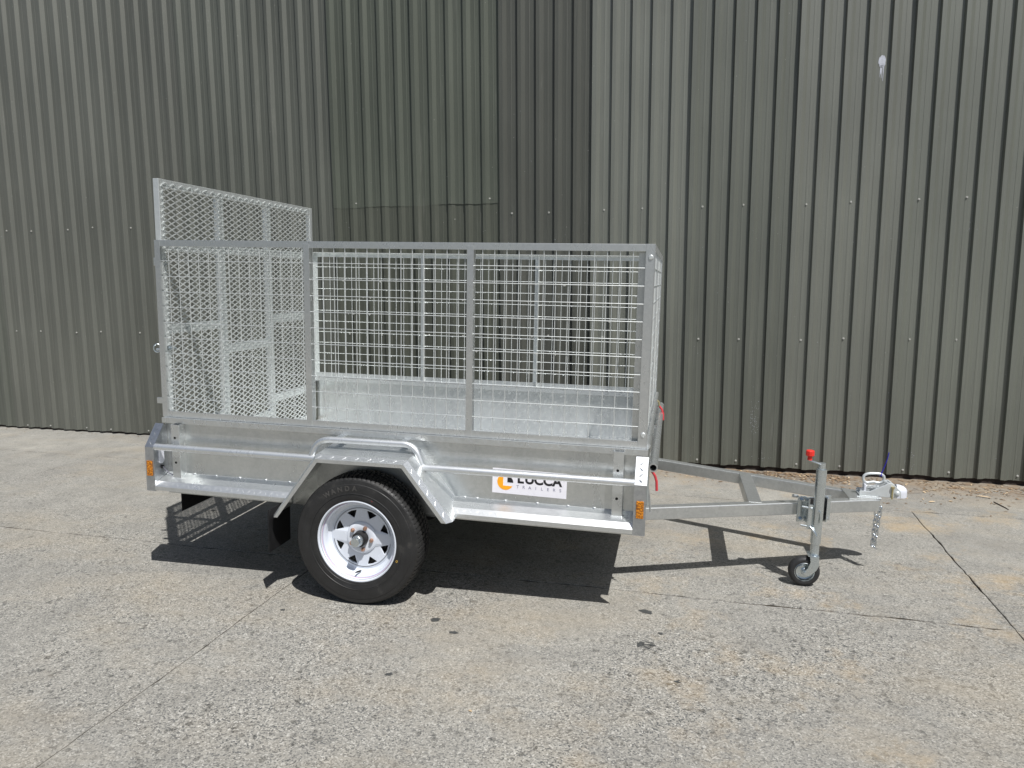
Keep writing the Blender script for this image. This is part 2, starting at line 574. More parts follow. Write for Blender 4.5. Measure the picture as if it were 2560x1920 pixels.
for j in range(len(VS) - 1):
    UR = [u for u in US if j or u != 4.150]
    for i in range(len(UR) - 1):
        poly = slab_poly(i, j, UR)
        lift = 0.0
        mb = MB()
        n = len(poly)
        cx = sum(p[0] for p in poly) / n
        cv = sum(p[1] for p in poly) / n
        def P3(p, z, k=1.0):
            q = W0 + U * p[0] + V * p[1]
            return (q.x, q.y, z)
        top = []
        for k in range(n):
            a, q = Vector(poly[k - 1]), Vector(poly[(k + 1) % n])
            dv = (q - a).normalized()
            nn = Vector((-dv.y, dv.x))
            if nn.dot(Vector((cx, cv)) - Vector(poly[k])) < 0:
                nn = -nn
            pk = Vector(poly[k]) + nn * 0.002
            top.append((pk.x, pk.y))
        vs = [P3(p, lift) for p in top] + [P3(p, lift - 0.003) for p in poly] + [P3(p, -0.02) for p in poly]
        fs = [tuple(range(n))] + [(k, n + k, n + (k + 1) % n, (k + 1) % n) for k in range(n)] + [(n + k, 2 * n + k, 2 * n + (k + 1) % n, n + (k + 1) % n) for k in range(n)]
        # (u, v) frame is left-handed seen from above, so turn the faces round
        fs = [tuple(reversed(q)) for q in fs]
        mb.add(vs, fs)
        me = mb.mesh('slab', 'concrete')
        me.materials.append(M['dirt'])
        for pl in me.polygons[1 + n:]:
            pl.material_index = 1
        link('slab', me, ground)

# dark drips and a splayed print dried into the concrete
def stain(x, y, rx, ry, rot, seed, lobes=None):
    r2 = random.Random(seed)
    n = 22
    pts = []
    for k in range(n):
        a = 2 * math.pi * k / n
        f = 1 + 0.22 * math.sin(2 * a + seed) + 0.13 * math.sin(5 * a + seed * 2) + r2.uniform(-0.1, 0.1)
        pts.append((x + f * (rx * math.cos(a) * math.cos(rot) - ry * math.sin(a) * math.sin(rot)), y + f * (rx * math.cos(a) * math.sin(rot) + ry * math.sin(a) * math.cos(rot))))
    return pts

def stain_obj(polys):
    mb = MB()
    for p in polys:
        mb.add([(a, b2, 0.0016) for a, b2 in p], [tuple(range(len(p)))])
    return link('oil_stain', mb.mesh('oil_stain', 'stain'), ground)

for k, (x, y, rx, ry, ro) in enumerate(((2.475, 0.023, 0.028, 0.020, 0), (2.545, -0.178, 0.014, 0.008, -0.3), (1.553, -0.255, 0.024, 0.016, 0), (1.67, -0.353, 0.020, 0.011, -0.3),
                                        (1.524, -0.729, 0.013, 0.012, 0), (0.827, -0.306, 0.010, 0.010, 0), (2.822, -0.75, 0.007, 0.006, 0), (-0.41, 0.95, 0.02, 0.012, 0.2), (3.05, 1.55, 0.012, 0.01, 0))):
    stain_obj([stain(x, y, rx, ry, ro, k + 3)])
px, py = 2.487, -0.289
stain_obj([stain(px - 0.022, py, 0.016, 0.022, 0, 31), stain(px + 0.012, py + 0.002, 0.024, 0.006, 0.15, 32), stain(px + 0.015, py + 0.022, 0.016, 0.004, -0.15, 33), stain(px + 0.004, py - 0.022, 0.017, 0.005, -0.55, 34), stain(px + 0.032, py - 0.002, 0.012, 0.005, 0.3, 35)])
px, py = 2.611, -0.552
stain_obj([stain(px, py, 0.009, 0.006, 0, 41), stain(px + 0.008, py + 0.008, 0.008, 0.003, 0.8, 42), stain(px + 0.012, py - 0.004, 0.008, 0.003, -0.3, 43)])

# ------------------------------------------------------------------ profiled steel wall
wall = bpy.data.objects.new('warehouse_wall', None)
col.objects.link(wall)
wall.location = wp(1.0, 0, 0)
tag(wall, 'tall dark grey-green wall of ribbed steel sheets behind the trailer', 'wall')
wl = wall.location.copy()
PITCHR = 0.152
PROF = [(0.0, 0.0), (0.009, 0.025), (0.038, 0.025), (0.066, 0.0), (0.0930, 0.0), (0.0942, 0.0014), (0.1030, 0.0014), (0.1065, 0.0)]

def sheet(s0, z0, z1, proud, seed, npitch=5, fade=(1, 1, 1)):
    r2 = random.Random(seed)
    prof = []
    for k in range(npitch):
        for a, dd in PROF:
            if k == 0 and a == 0.0:
                prof.append((s0 + 0.0005, 0.008))       # free lap edge standing off the neighbour
            elif k == 0 and a in (0.009, 0.038):
                prof.append((s0 + a - 0.004 if a == 0.009 else s0 + a, dd + 0.004))
            else:
                prof.append((s0 + k * PITCHR + a, dd))
    e = s0 + npitch * PITCHR
    prof += [(e, 0.0), (e + 0.0125, 0.023), (e + 0.038, 0.023)]
    zs = [z0]
    z = z0 + 0.12
    while z < z1 - 0.2:
        zs.append(z)
        z += 0.42
    zs.append(z1)
    mb = MB()
    ph = r2.uniform(0, 6)
    vs = []
    for zi, z in enumerate(zs):
        for k, (a, dd) in enumerate(prof):
            wob = 0.0016 * math.sin(2.3 * z + ph + a * 1.7) + 0.0011 * math.sin(6.1 * z + a * 9 + ph)
            zz = z
            if zi == 0:
                zz += 0.004 * math.sin(a * 11 + ph) + r2.uniform(-0.0015, 0.0015)
            vs.append(wp(a, dd + proud + wob, zz))
    m2 = len(prof)
    fs = [(i * m2 + k, i * m2 + k + 1, (i + 1) * m2 + k + 1, (i + 1) * m2 + k) for i in range(len(zs) - 1) for k in range(m2 - 1)]
    mb.add(vs, fs)
    me = mb.mesh('cladding_sheet', 'cladding', wl)
    o = link('cladding_sheet', me, wall)
    so2 = o.modifiers.new('thick', 'SOLIDIFY')
    so2.thickness = 0.001
    so2.offset = -1
    o.color = (*fade, 1)
    return o

S0 = -0.402 + 0.0105
for k in range(-9, 10):
    s = S0 + k * 0.76
    if k in (0, 1):
        sheet(s, 0.032, 2.19, 0.0, 60 + k, fade=(0.60, 0.62, 0.57))
        sheet(s, 2.152, 7.2, 0.0035, 90 + k, fade=(0.68, 0.72, 0.66))
    else:
        f = {2: 0.64, 3: 1.22, 4: 1.02, 5: 1.25, 6: 1.30, -1: 0.82, -2: 0.90, -3: 0.86}.get(k, 0.95 if k < 0 else 1.25)
        sheet(s, 0.036 if k > 2 else 0.020, 7.2, 0.0, 20 + k, fade=(f, f, f * 0.98))
# plinth behind the foot of the sheets
mb = MB()
a, b2, c2, d2 = wp(-8, -0.012, 0), wp(9, -0.012, 0), wp(9, -0.2, 0), wp(-8, -0.2, 0)
mb.prism([(p[0], p[1]) for p in (a, b2, c2, d2)], 'z', -0.05, 0.5)
link('plinth', mb.mesh('plinth', 'plinth', wl), wall)
mb = MB()
a, b2, c2, d2 = wp(-8, -0.012, 0), wp(9, -0.012, 0), wp(9, -0.2, 0), wp(-8, -0.2, 0)
mb.prism([(p[0], p[1]) for p in (a, b2, c2, d2)], 'z', 0.51, 7.2)
link('backing_wall', mb.mesh('backing_wall', 'plinth', wl), wall)

# hexagon-head screws
sm = MB()
sm.tube([(0, 0, 0), (0, -0.0016, 0)], 0.0085, 10)
sm.tube([(0, -0.0016, 0), (0, -0.0075, 0)], 0.0052, 6)
sme = sm.mesh('screw', 'screw')
def screw(s, z, dd=0.0):
    p = wp(s, dd + 0.0005, z)
    o = link('screw', sme, wall, (p[0] - wl.x, p[1] - wl.y, p[2] - wl.z))
    o.rotation_euler = (0, 0, -PHI)
rng = random.Random(9)
base_off = [(-4.096 + 0.76 * k) for k in range(-1, 13)]
for row, (z, j) in enumerate(((0.056, 0.004), (1.042, 0.010), (2.056, 0.008))):
    for b0 in base_off:
        for off in (0.0, 0.305):
            s = b0 + off + 0.012 + (0.02 if row == 0 else 0)
            if row == 2 and -0.42 < s < 1.1:
                continue
            zz = z + rng.uniform(-j, j) + 0.004 * s * (1 if row else 1.0)
            screw(s + rng.uniform(-0.006, 0.006), zz)
for px, py in ((-0.34, 2.185), (-0.18, 2.19), (0.09, 2.19), (0.40, 2.185), (0.72, 2.19), (1.04, 2.19)):
    screw(px, py, 0.0035)
for px, py in ((0.41, 2.02), (0.73, 2.03)):
    screw(px, py)

# white splash with runs, and paint specks
def blob_on_wall(pts, dd=0.0012):
    mb = MB()
    mb.add([wp(s, dd, z) for s, z in pts], [tuple(range(len(pts)))])
    return mb
def ell(s, z, a, b2, seed):
    r2 = random.Random(seed)
    return [(s + a * math.cos(t * 0.3142) * (1 + r2.uniform(-0.15, 0.15)), z + b2 * math.sin(t * 0.3142) * (1 + r2.uniform(-0.15, 0.15))) for t in range(20)]
mb = blob_on_wall(ell(3.972, 3.045, 0.024, 0.042, 3))
for ds, ln, w in ((-0.008, 0.17, 0.0035), (0.002, 0.08, 0.003), (0.012, 0.10, 0.003), (-0.002, 0.05, 0.003)):
    s = 3.972 + ds
    mb.add([wp(s - w, 0.0012, 3.02), wp(s + w, 0.0012, 3.02), wp(s + w * 0.4 - 0.003, 0.0012, 3.01 - ln), wp(s - w * 0.4 - 0.003, 0.0012, 3.01 - ln)], [(0, 3, 2, 1)])
link('splash_mark', mb.mesh('splash_mark', 'splash', wl), wall)
# chalky splatter and scrapes
rs2 = random.Random(15)
SPLATS = [(3.20, 0.36, 0.022, 0.07, 90), (4.345, 0.10, 0.02, 0.05, 24), (3.29, 0.05, 0.02, 0.04, 16), (-2.75, 0.45, 0.02, 0.06, 20), (-2.92, 0.50, 0.02, 0.05, 14), (0.10, 2.66, 0.01, 0.05, 14), (4.62, 1.80, 0.015, 0.05, 16),
          (1.5, 1.2, 2.6, 1.0, 160), (-2.0, 0.2, 1.2, 0.2, 60), (3.8, 0.12, 0.8, 0.12, 70)]
mb = MB()
def fleck(s, z, w, h):
    ph = ((s - S0) % PITCHR)
    dd = 0.0025 if ph > 0.067 else 0.0275 if 0.008 < ph < 0.0385 else None
    if dd is None:
        return
    mb.add([wp(s - w, dd, z), wp(s, dd, z - h), wp(s + w, dd, z), wp(s, dd, z + h)], [(0, 1, 2, 3)])
for sc0, zc0, ss, zs, n in SPLATS:
    for _ in range(n):
        fleck(rs2.gauss(sc0, ss), abs(rs2.gauss(zc0, zs)) + 0.06, rs2.uniform(0.0006, 0.0022), rs2.uniform(0.0008, 0.0035))
o = link('splatter', mb.mesh('splatter', 'splash', wl), wall)
o['kind'] = 'stuff'

# ------------------------------------------------------------------ the trailer
XA, TAU, TW = 1.153, 0.025, 1.637
L, Z0, Z1, Z2 = 2.44, 0.802, 1.691, 1.993
X1, X2 = 0.822, 1.628
OFF = (XA, 0, 0)
trailer = bpy.data.objects.new('box_trailer', None)
col.objects.link(trailer)
trailer.location = (XA, 0, 0)
trailer.rotation_euler = (0, TAU, 0)
tag(trailer, 'galvanised single-axle box trailer with tall wire mesh cage and rear loading ramp', 'trailer')

def part(name, mb, mat, parent=None, mirror=None, smooth=None, bev=None, label=None, kind=None):
    o = link(name, mb.mesh(name, mat, OFF, mirror, smooth), parent or trailer)
    if bev:
        bevel(o, bev)
    if label:
        o['label'] = label
    if kind:
        o['kind'] = kind
    return o

# floor, chassis
part('floor', MB().box(0.02, 2.425, 0.004, TW - 0.004, 0.472, 0.484), 'tread', bev=0.001)
for y in (0.30, TW - 0.35):
    part('chassis_rail', MB().box(0.02, 2.44, y, y + 0.05, 0.395, 0.471), 'bar', bev=0.003)
for x in (0.03, 0.55, 1.75, 2.36):
    part('cross_member', MB().box(x, x + 0.045, 0.01, TW - 0.01, 0.420, 0.4705), 'bar', bev=0.003)
part('axle', MB().box(XA - 0.023, XA + 0.023, -0.06, TW + 0.06, 0.29, 0.336), 'black', bev=0.004)
for mir in (None, TW):
    mb = MB()
    for k in range(4):
        ln = 0.36 - 0.07 * k
        pts = [(XA + t * ln, 0.075, 0.352 - k * 0.0085 + 0.055 * (t * ln / 0.36) ** 2) for t in [i / 8 - 1 for i in range(17)]]
        mb2 = [(p[0], p[2]) for p in pts]
        poly = mb2 + [(a, z - 0.008) for a, z in reversed(mb2)]
        mb.prism(poly, 'y', 0.05, 0.095)
    part('leaf_spring', mb, 'black', mirror=mir)

def L_angle_x(mb, x0, x1, y, z, w, t, sy=1, sz=1):
    """angle iron along x with one leg vertical at y and one leg flat at z"""
    mb.box(x0, x1, min(y, y + sy * t), max(y, y + sy * t), min(z, z + sz * w), max(z, z + sz * w))
    mb.box(x0, x1, min(y + sy * t, y + sy * w), max(y + sy * t, y + sy * w), min(z, z + sz * t), max(z, z + sz * t))

# side panels, near and far
side_panels = []
for mir in (None, TW):
    near = mir is None
    mb = MB()
    mb.box(0.012, 2.43, 0.0, 0.003, 0.40, 0.774)
    if not near:      # checker plate on the visible inner face
        pass
    mb.lozenges((0.03, 0.003, 0.50), (1, 0, 0), (0, 0, 1), (0, 1, 0), 2.38, 0.27, pitch=0.036, ln=0.013, wd=0.0022, h=0.0005)
    sp = part('side_panel', mb, 'sheet', mirror=mir)
    side_panels.append(sp)
    mb = MB().box(0.008, 2.452, -0.022, 0.034, 0.774, 0.8005)
    mb.lozenges((0.04, -0.022, 0.777), (1, 0, 0), (0, 0, 1), (0, -1, 0), 2.38, 0.021, pitch=0.034, ln=0.018, wd=0.002, h=0.0005)
    part('top_rail', mb, 'galv', sp, mirror=mir)
    # stake sockets
    for x in (0.078, 2.304):
        mb = MB()
        y0, y1, w, t = -0.048, -0.0002, 0.046, 0.003
        z0s, z1s = 0.490, 0.7735 if x < 1 else 0.7905
        if x > 1:
            y0 = -0.044
        mb.box(x, x + w, y0, y0 + t, z0s, z1s)
        mb.box(x, x + t, y0 + t, y1 if x < 1 else -0.0225, z0s, z1s)
        mb.box(x + w - t, x + w, y0 + t, y1 if x < 1 else -0.0225, z0s, z1s)
        sk = part('stake_socket', mb, 'galv', mirror=mir, bev=0.001)
        for zz in (0.577, 0.705):
            part('bolt_hole', MB().tube([(x + w / 2 - 0.002, y0 - 0.0006, zz), (x + w / 2 - 0.002, y0 + 0.0005, zz)], 0.0062, 14), 'dark_hole', sk, mirror=mir)

# front panel with round pipes and catches
mb = MB().box(2.428, 2.431, 0.004, TW - 0.004, 0.42, 0.772)
fp = part('front_panel', mb, 'sheet')
part('top_pipe', MB().tube([(2.447, 0.036, 0.806), (2.447, TW - 0.036, 0.806)], 0.013, 14), 'galv', fp, smooth=40)
mb = MB().tube([(2.477, -0.015, 0.722), (2.477, TW + 0.015, 0.722)], 0.0195, 20, caps=False)
mb.tube([(2.477, TW + 0.015, 0.722), (2.477, -0.015, 0.722)], 0.0145, 20, caps=False)
mb.tube([(2.477, -0.015, 0.722), (2.477, -0.0149, 0.722)], 0.0195, 20, caps=False)
# annular end
def annulus(mb, c, r0, r1, n, y):
    vs, fs = [], []
    for k in range(n):
        a = 2 * math.pi * k / n
        vs += [(c[0] + r0 * math.cos(a), y, c[1] + r0 * math.sin(a)), (c[0] + r1 * math.cos(a), y, c[1] + r1 * math.sin(a))]
    for k in range(n):
        j = (k + 1) % n
        fs.append((2 * k, 2 * j, 2 * j + 1, 2 * k + 1))
    mb.add(vs, fs)
annulus(mb, (2.477, 0.722), 0.0145, 0.0195, 20, -0.015)
annulus(mb, (2.477, 0.722), 0.0145, 0.0195, 20, TW + 0.015)
part('ladder_pipe', mb, 'galv', fp, smooth=40)
for y in (0.02, TW / 2, TW - 0.02):
    part('pipe_bracket', MB().box(2.4312, 2.462, y + 0.02, y + 0.028, 0.700, 0.745), 'galv', fp)
for y in (0.14, TW - 0.22):
    mb = MB().box(2.4312, 2.446, y - 0.02, y + 0.02, 0.56, 0.70)
    mb.tube([(2.452, y, 0.695), (2.452, y, 0.60), (2.455, y, 0.50)], 0.006, 8)
    ct = part('catch', mb, 'zinc', fp)
    part('catch_chain', MB().tube([(2.455, y + 0.02, 0.58), (2.462, y + 0.022, 0.54), (2.466, y + 0.02, 0.50), (2.47, y + 0.02, 0.465)], 0.005, 6), 'chrome', fp, smooth=40)
    if y < 1:
        part('red_lever', MB().tube([(2.470, y, 0.665), (2.484, y, 0.645), (2.492, y, 0.62), (2.495, y, 0.575)], 0.006, 8), 'redgrip', fp, smooth=40)
# upper catch lever seen against the wall
part('red_lever', MB().tube([(2.472, 1.30, 0.775), (2.488, 1.30, 0.755), (2.496, 1.30, 0.73), (2.498, 1.30, 0.69)], 0.0065, 8), 'redgrip', fp, smooth=40)
part('lever_pivot', MB().tube([(2.455, 1.30, 0.81), (2.468, 1.30, 0.80), (2.472, 1.30, 0.774)], 0.006, 8), 'yellow_zinc', fp, smooth=40)

# running boards (four), folded tread plate
def board(x0, x1, mir, xa0, xa1):
    pr = [(-0.0005, 0.512), (-0.086, 0.486), (-0.109, 0.463), (-0.109, 0.444), (-0.106, 0.444), (-0.106, 0.4618), (-0.085, 0.4828), (-0.0005, 0.5087)]
    mb = MB().prism([(y, z) for y, z in pr], 'x', x0, x1)
    e2 = Vector((0, -0.023, -0.023))
    mb.lozenges((x0 + 0.01, -0.086, 0.486), (1, 0, 0), e2, (0, -1, 1), x1 - x0 - 0.02, e2.length, pitch=0.03, ln=0.013, wd=0.0024, h=0.0005)
    return part('running_board', mb, 'tread', mirror=mir)
for mir in (None, TW):
    board(0.019, 0.775, mir, 0, 0)
    board(1.548, 2.402, mir, 0, 0)

# tack welds along the foot of the side panels
wb = MB()
for kx in range(9):
    a = -1 + kx / 4
    wb.v += [(0.0075 * a, 0.0032 * math.cos(t * 1.0472) * math.sqrt(max(0.02, 1 - a * a)), 0.0032 * math.sin(t * 1.0472) * math.sqrt(max(0.02, 1 - a * a))) for t in range(6)]
wb.f = [(i * 6 + k, i * 6 + (k + 1) % 6, (i + 1) * 6 + (k + 1) % 6, (i + 1) * 6 + k) for i in range(8) for k in range(6)]
wbm = wb.mesh('weld_bead', 'pipe', smooth=80)
for sp, y in ((side_panels[0], -0.003), (side_panels[1], TW + 0.003)):
    for x in (0.165, 0.30, 0.44, 0.585, 0.70, 1.60, 1.685, 1.81, 1.955, 2.09, 2.215):
        link('weld_bead', wbm, sp, (x - XA + 0.013 * math.sin(x * 40), y, 0.5125))

# mudguards with folded lips
GP = [(0.716, 0.398), (0.944, 0.712), (1.392, 0.716), (1.606, 0.446)]
GI = [(0.752, 0.398), (0.962, 0.680), (1.374, 0.684), (1.562, 0.446)]   # lower edge of the vertical lip
def lerp_poly(a, b2, t):
    return [(p[0] + (q[0] - p[0]) * t, p[1] + (q[1] - p[1]) * t) for p, q in zip(a, b2)]
for mir in (None, TW):
    mb = MB()
    yo = -0.204
    rows = [([(p[0], p[1] + 0.012) for p in GP], 0.0), (GP, yo + 0.030), (lerp_poly(GP, GI, 0.48), yo), (GI, yo)]
    vs = []
    for poly, y in rows:
        vs += [(p[0], y, p[1]) for p in poly]
    th = 0.003
    inner = [(lerp_poly(GP, GI, 0.10), 0.0), (lerp_poly(GP, GI, 0.10), yo + 0.031), (lerp_poly(GP, GI, 0.55), yo + th), (GI, yo + th)]
    for poly, y in inner:
        vs += [(p[0], y, p[1]) for p in poly]
    fs = []
    n = 4
    for r0 in range(3):
        for k in range(3):
            fs.append((r0 * n + k, r0 * n + k + 1, (r0 + 1) * n + k + 1, (r0 + 1) * n + k))
            o2 = 16
            fs.append((o2 + r0 * n + k, o2 + (r0 + 1) * n + k, o2 + (r0 + 1) * n + k + 1, o2 + r0 * n + k + 1))
    for k in range(3):
        fs.append((12 + k, 12 + k + 1, 28 + k + 1, 28 + k))
    for e in (0, 3):
        for r0 in range(3):
            q = (r0 * n + e, (r0 + 1) * n + e, 16 + (r0 + 1) * n + e, 16 + r0 * n + e)
            fs.append(q if e == 0 else tuple(reversed(q)))
    fs = [tuple(reversed(q)) for q in fs]
    mb.add(vs, fs)
    # tread plate relief on lip and slopes
    for k in range(3):
        a3 = Vector((GP[k][0], yo + 0.030, GP[k][1]))
        b3 = Vector((GP[k + 1][0], yo + 0.030, GP[k + 1][1]))
        lp = lerp_poly(GP, GI, 0.48)
        c3 = Vector((lp[k][0], yo, lp[k][1]))
        e1 = (b3 - a3)
        e2 = (c3 - a3)
        e2 = e2 - e2.project(e1)
        nn = e1.cross(e2).normalized()
        if nn.z < 0:
            nn = -nn
        mb.lozenges(a3 + e1 * 0.02, e1, e2, nn, e1.length * 0.96, e2.length, pitch=0.03, ln=0.012, wd=0.0022, h=0.0005)
        e2t = Vector((0, 1, 0))
        n2 = e1.cross(e2t).normalized()
        if n2.z < 0:
            n2 = -n2
        if k != 1:
            mb.lozenges(a3 + e1 * 0.03, e1, e2t, n2, e1.length * 0.94, 0.165, pitch=0.034, ln=0.012, wd=0.0022, h=0.0006)
    mg = part('mudguard', mb, 'tread', mirror=mir)
    # strap brackets between rail and hoop
    for x in (0.995, 1.318):
        part('strap', MB().obox((x + 0.017, -0.050, 0.7745), (0.016, 0, 0), (0, 0.032, 0.001), (0, 0, 0.0025)), 'galv', mg, mirror=mir)
    # inner skirt closing the arch towards the body
    part('arch_lining', MB().box(0.86, 1.46, -0.001, -0.0005, 0.41, 0.70), 'bar', mg, mirror=mir)

# rope rails
for mir in (None, TW):
    part('rope_rail', MB().tube([(0.0185, -0.092, 0.664), (0.906, -0.092, 0.668)], 0.0165, 20), 'pipe', mirror=mir, smooth=40)
    part('rope_rail', MB().tube([(1.432, -0.092, 0.664), (2.4015, -0.092, 0.669)], 0.0165, 20), 'pipe', mirror=mir, smooth=40)
    def arc(p0, p1, p2, n=7):
        p0, p1, p2 = Vector(p0), Vector(p1), Vector(p2)
        return [(1 - t) ** 2 * p0 + 2 * t * (1 - t) * p1 + t * t * p2 for t in [i / n for i in range(n + 1)]]
    hp = [(0.868, -0.088, 0.668)] + arc((0.890, -0.086, 0.716), (0.912, -0.084, 0.762), (0.975, -0.083, 0.763)) + arc((1.338, -0.083, 0.766), (1.392, -0.084, 0.766), (1.412, -0.086, 0.718)) + [(1.434, -0.088, 0.668)]
    part('rope_rail', MB().tube(hp, 0.0148, 18), 'pipe', mirror=mir, smooth=40)

# lamp brackets at the four corners
for mir in (None, TW):
    for x0, x1, rear in ((-0.031, 0.018, True), (2.4025, 2.456, False)):
        yo, t = -0.107, 0.003
        mb = MB()
        mb.box(x0, x1, yo, yo + t, 0.438, 0.664)
        # sloping top
        mb.prism([(yo, 0.6642), (yo + t, 0.6642), (-0.0225, 0.7655), (-0.0225, 0.770)], 'x', x0, x1)
        xs = (x1 - t, x1) if rear else (x0, x0 + t)
        mb.prism([(yo + t, 0.438), (-0.001, 0.438), (-0.001, 0.7635), (-0.0245, 0.7635), (yo + t, 0.664)], 'x', xs[0] + 0.0003, xs[1] - 0.0003)
        mb.lozenges((x0 + 0.003, yo, 0.672), (1, 0, 0), (0, 0.0845, 0.101), (0, -0.101, 0.0845), x1 - x0 - 0.006, 0.11, pitch=0.026, ln=0.013, wd=0.0026, h=0.0009)
        bk = part('lamp_bracket', mb, 'plate', mirror=mir)
        xm = (x0 + x1) / 2 + (0.0 if rear else 0.001)
        mb = MB().box(xm - 0.0165, xm + 0.0165, yo - 0.006, yo - 0.0002, 0.516, 0.594)
        part('reflector', mb, 'amber', bk, mirror=mir, bev=0.003)
        if rear:
            # lamp body coming through the bracket
            pts = [(-0.056 + 0.020 * math.cos(a), 0.618 + 0.0 + (0.030 if math.sin(a) > 0 else -0.030) + 0.018 * math.sin(a)) for a in [2 * math.pi * k / 24 for k in range(24)]]
            part('lamp_body', MB().prism(pts, 'x', 0.0182, 0.024), 'lamp_white', bk, mirror=mir, bev=0.002)
            part('grommet', MB().tube([(0.0182, -0.052, 0.552), (0.026, -0.052, 0.552)], 0.010, 12), 'black', bk, mirror=mir)
            cpts = arc((0.026, -0.052, 0.552), (0.045, -0.05, 0.53), (0.052, -0.036, 0.514)) + arc((0.056, -0.028, 0.508), (0.064, -0.016, 0.502), (0.076, -0.012, 0.506))
            part('cable', MB().tube(cpts, 0.0034, 8), 'cable', bk, mirror=mir, smooth=40)

# mud flaps
for mir in (None, TW):
    mb = MB()
    n = 10
    prof = [(0.700 + 0.004 * (1 - k / n) ** 2, 0.430 - 0.212 * k / n) for k in range(n + 1)]
    poly = prof + [(x + 0.005, z) for x, z in reversed(prof)]
    mb.prism(poly, 'y', -0.202, -0.006)
    part('mudflap', mb, 'flap', mirror=mir)

# number plate hung under the tail, seen from its black back
mb = MB().box(0.022, 0.027, 0.078, 0.450, 0.276, 0.412)
npl = part('number_plate', mb, 'flap', bev=0.001)
for y in (0.13, 0.40):
    part('plate_bracket', MB().box(0.0275, 0.0315, y - 0.012, y + 0.012, 0.385, 0.4715), 'black', npl)

# ------------------------------------------------------------------ wheels
def tyre_mesh():
    mb = MB()
    # (radius, y, tread flag) from the outer bead round to the inner bead; outer face at y < 0
    prof = [(0.186, -0.006, 0), (0.193, -0.012, 0), (0.200, -0.016, 0), (0.203, -0.0175, 0), (0.207, -0.0175, 0), (0.2085, -0.0190, 0), (0.2105, -0.0190, 0), (0.226, -0.0215, 0), (0.2285, -0.0205, 0), (0.2300, -0.0228, 0), (0.2330, -0.0228, 0), (0.2345, -0.0218, 0), (0.262, -0.0222, 0), (0.276, -0.0205, 0), (0.2775, -0.0190, 0), (0.2795, -0.0188, 0), (0.2950, -0.0165, 0), (0.2962, -0.0148, 0), (0.2980, -0.0146, 0),
            (0.3030, -0.0095, 1), (0.3070, 0.000, 2), (0.3095, 0.012, 2), (0.3105, 0.026, 2), (0.3110, 0.040, 2), (0.3025, 0.0415, 0), (0.3025, 0.0475, 0), (0.3110, 0.049, 3), (0.312, 0.066, 3), (0.3122, 0.072, 3), (0.3055, 0.0735, 0), (0.3055, 0.0805, 0), (0.3122, 0.082, 3)]
    half = [(r, y * 0.84 if y > 0 else y, f) for r, y, f in prof]
    full = half + [(r, 0.1365 - y, f) for r, y, f in reversed(half)]
    NB = 84
    steps = [0.0, 0.70, 0.76, 0.94]
    vs, fs = [], []
    m2 = len(full)
    for b0 in range(NB):
        for si, st in enumerate(steps):
            for i, (r, y, fl) in enumerate(full):
                skew = 0.0
                if fl >= 2:
                    skew = 0.30 * math.sin((y - 0.0) * 60) if fl == 2 else 0.5 + 6 * (y - 0.06)
                a = 2 * math.pi * (b0 + st + skew) / NB
                rr = r
                if fl and si in (2, 3):
                    rr = r - (0.0012 if fl == 1 else 0.0050 if fl == 2 else 0.0050)
                zz = rr * math.sin(a)
                yy = y
                if zz < -0.3085:
                    zz = -0.3085
                if fl == 0 and math.sin(a) < -0.8 and 0.22 < r < 0.299:
                    k4 = (-0.8 - math.sin(a)) / 0.2
                    yy += (-0.004 if y < 0.068 else 0.004) * k4 * k4
                vs.append((rr * math.cos(a), yy, zz))
    NN = NB * len(steps)
    for k in range(NN):
        k2 = (k + 1) % NN
        for i in range(m2 - 1):
            fs.append((k * m2 + i, k2 * m2 + i, k2 * m2 + i + 1, k * m2 + i + 1))
    mb.add(vs, fs)
    return mb

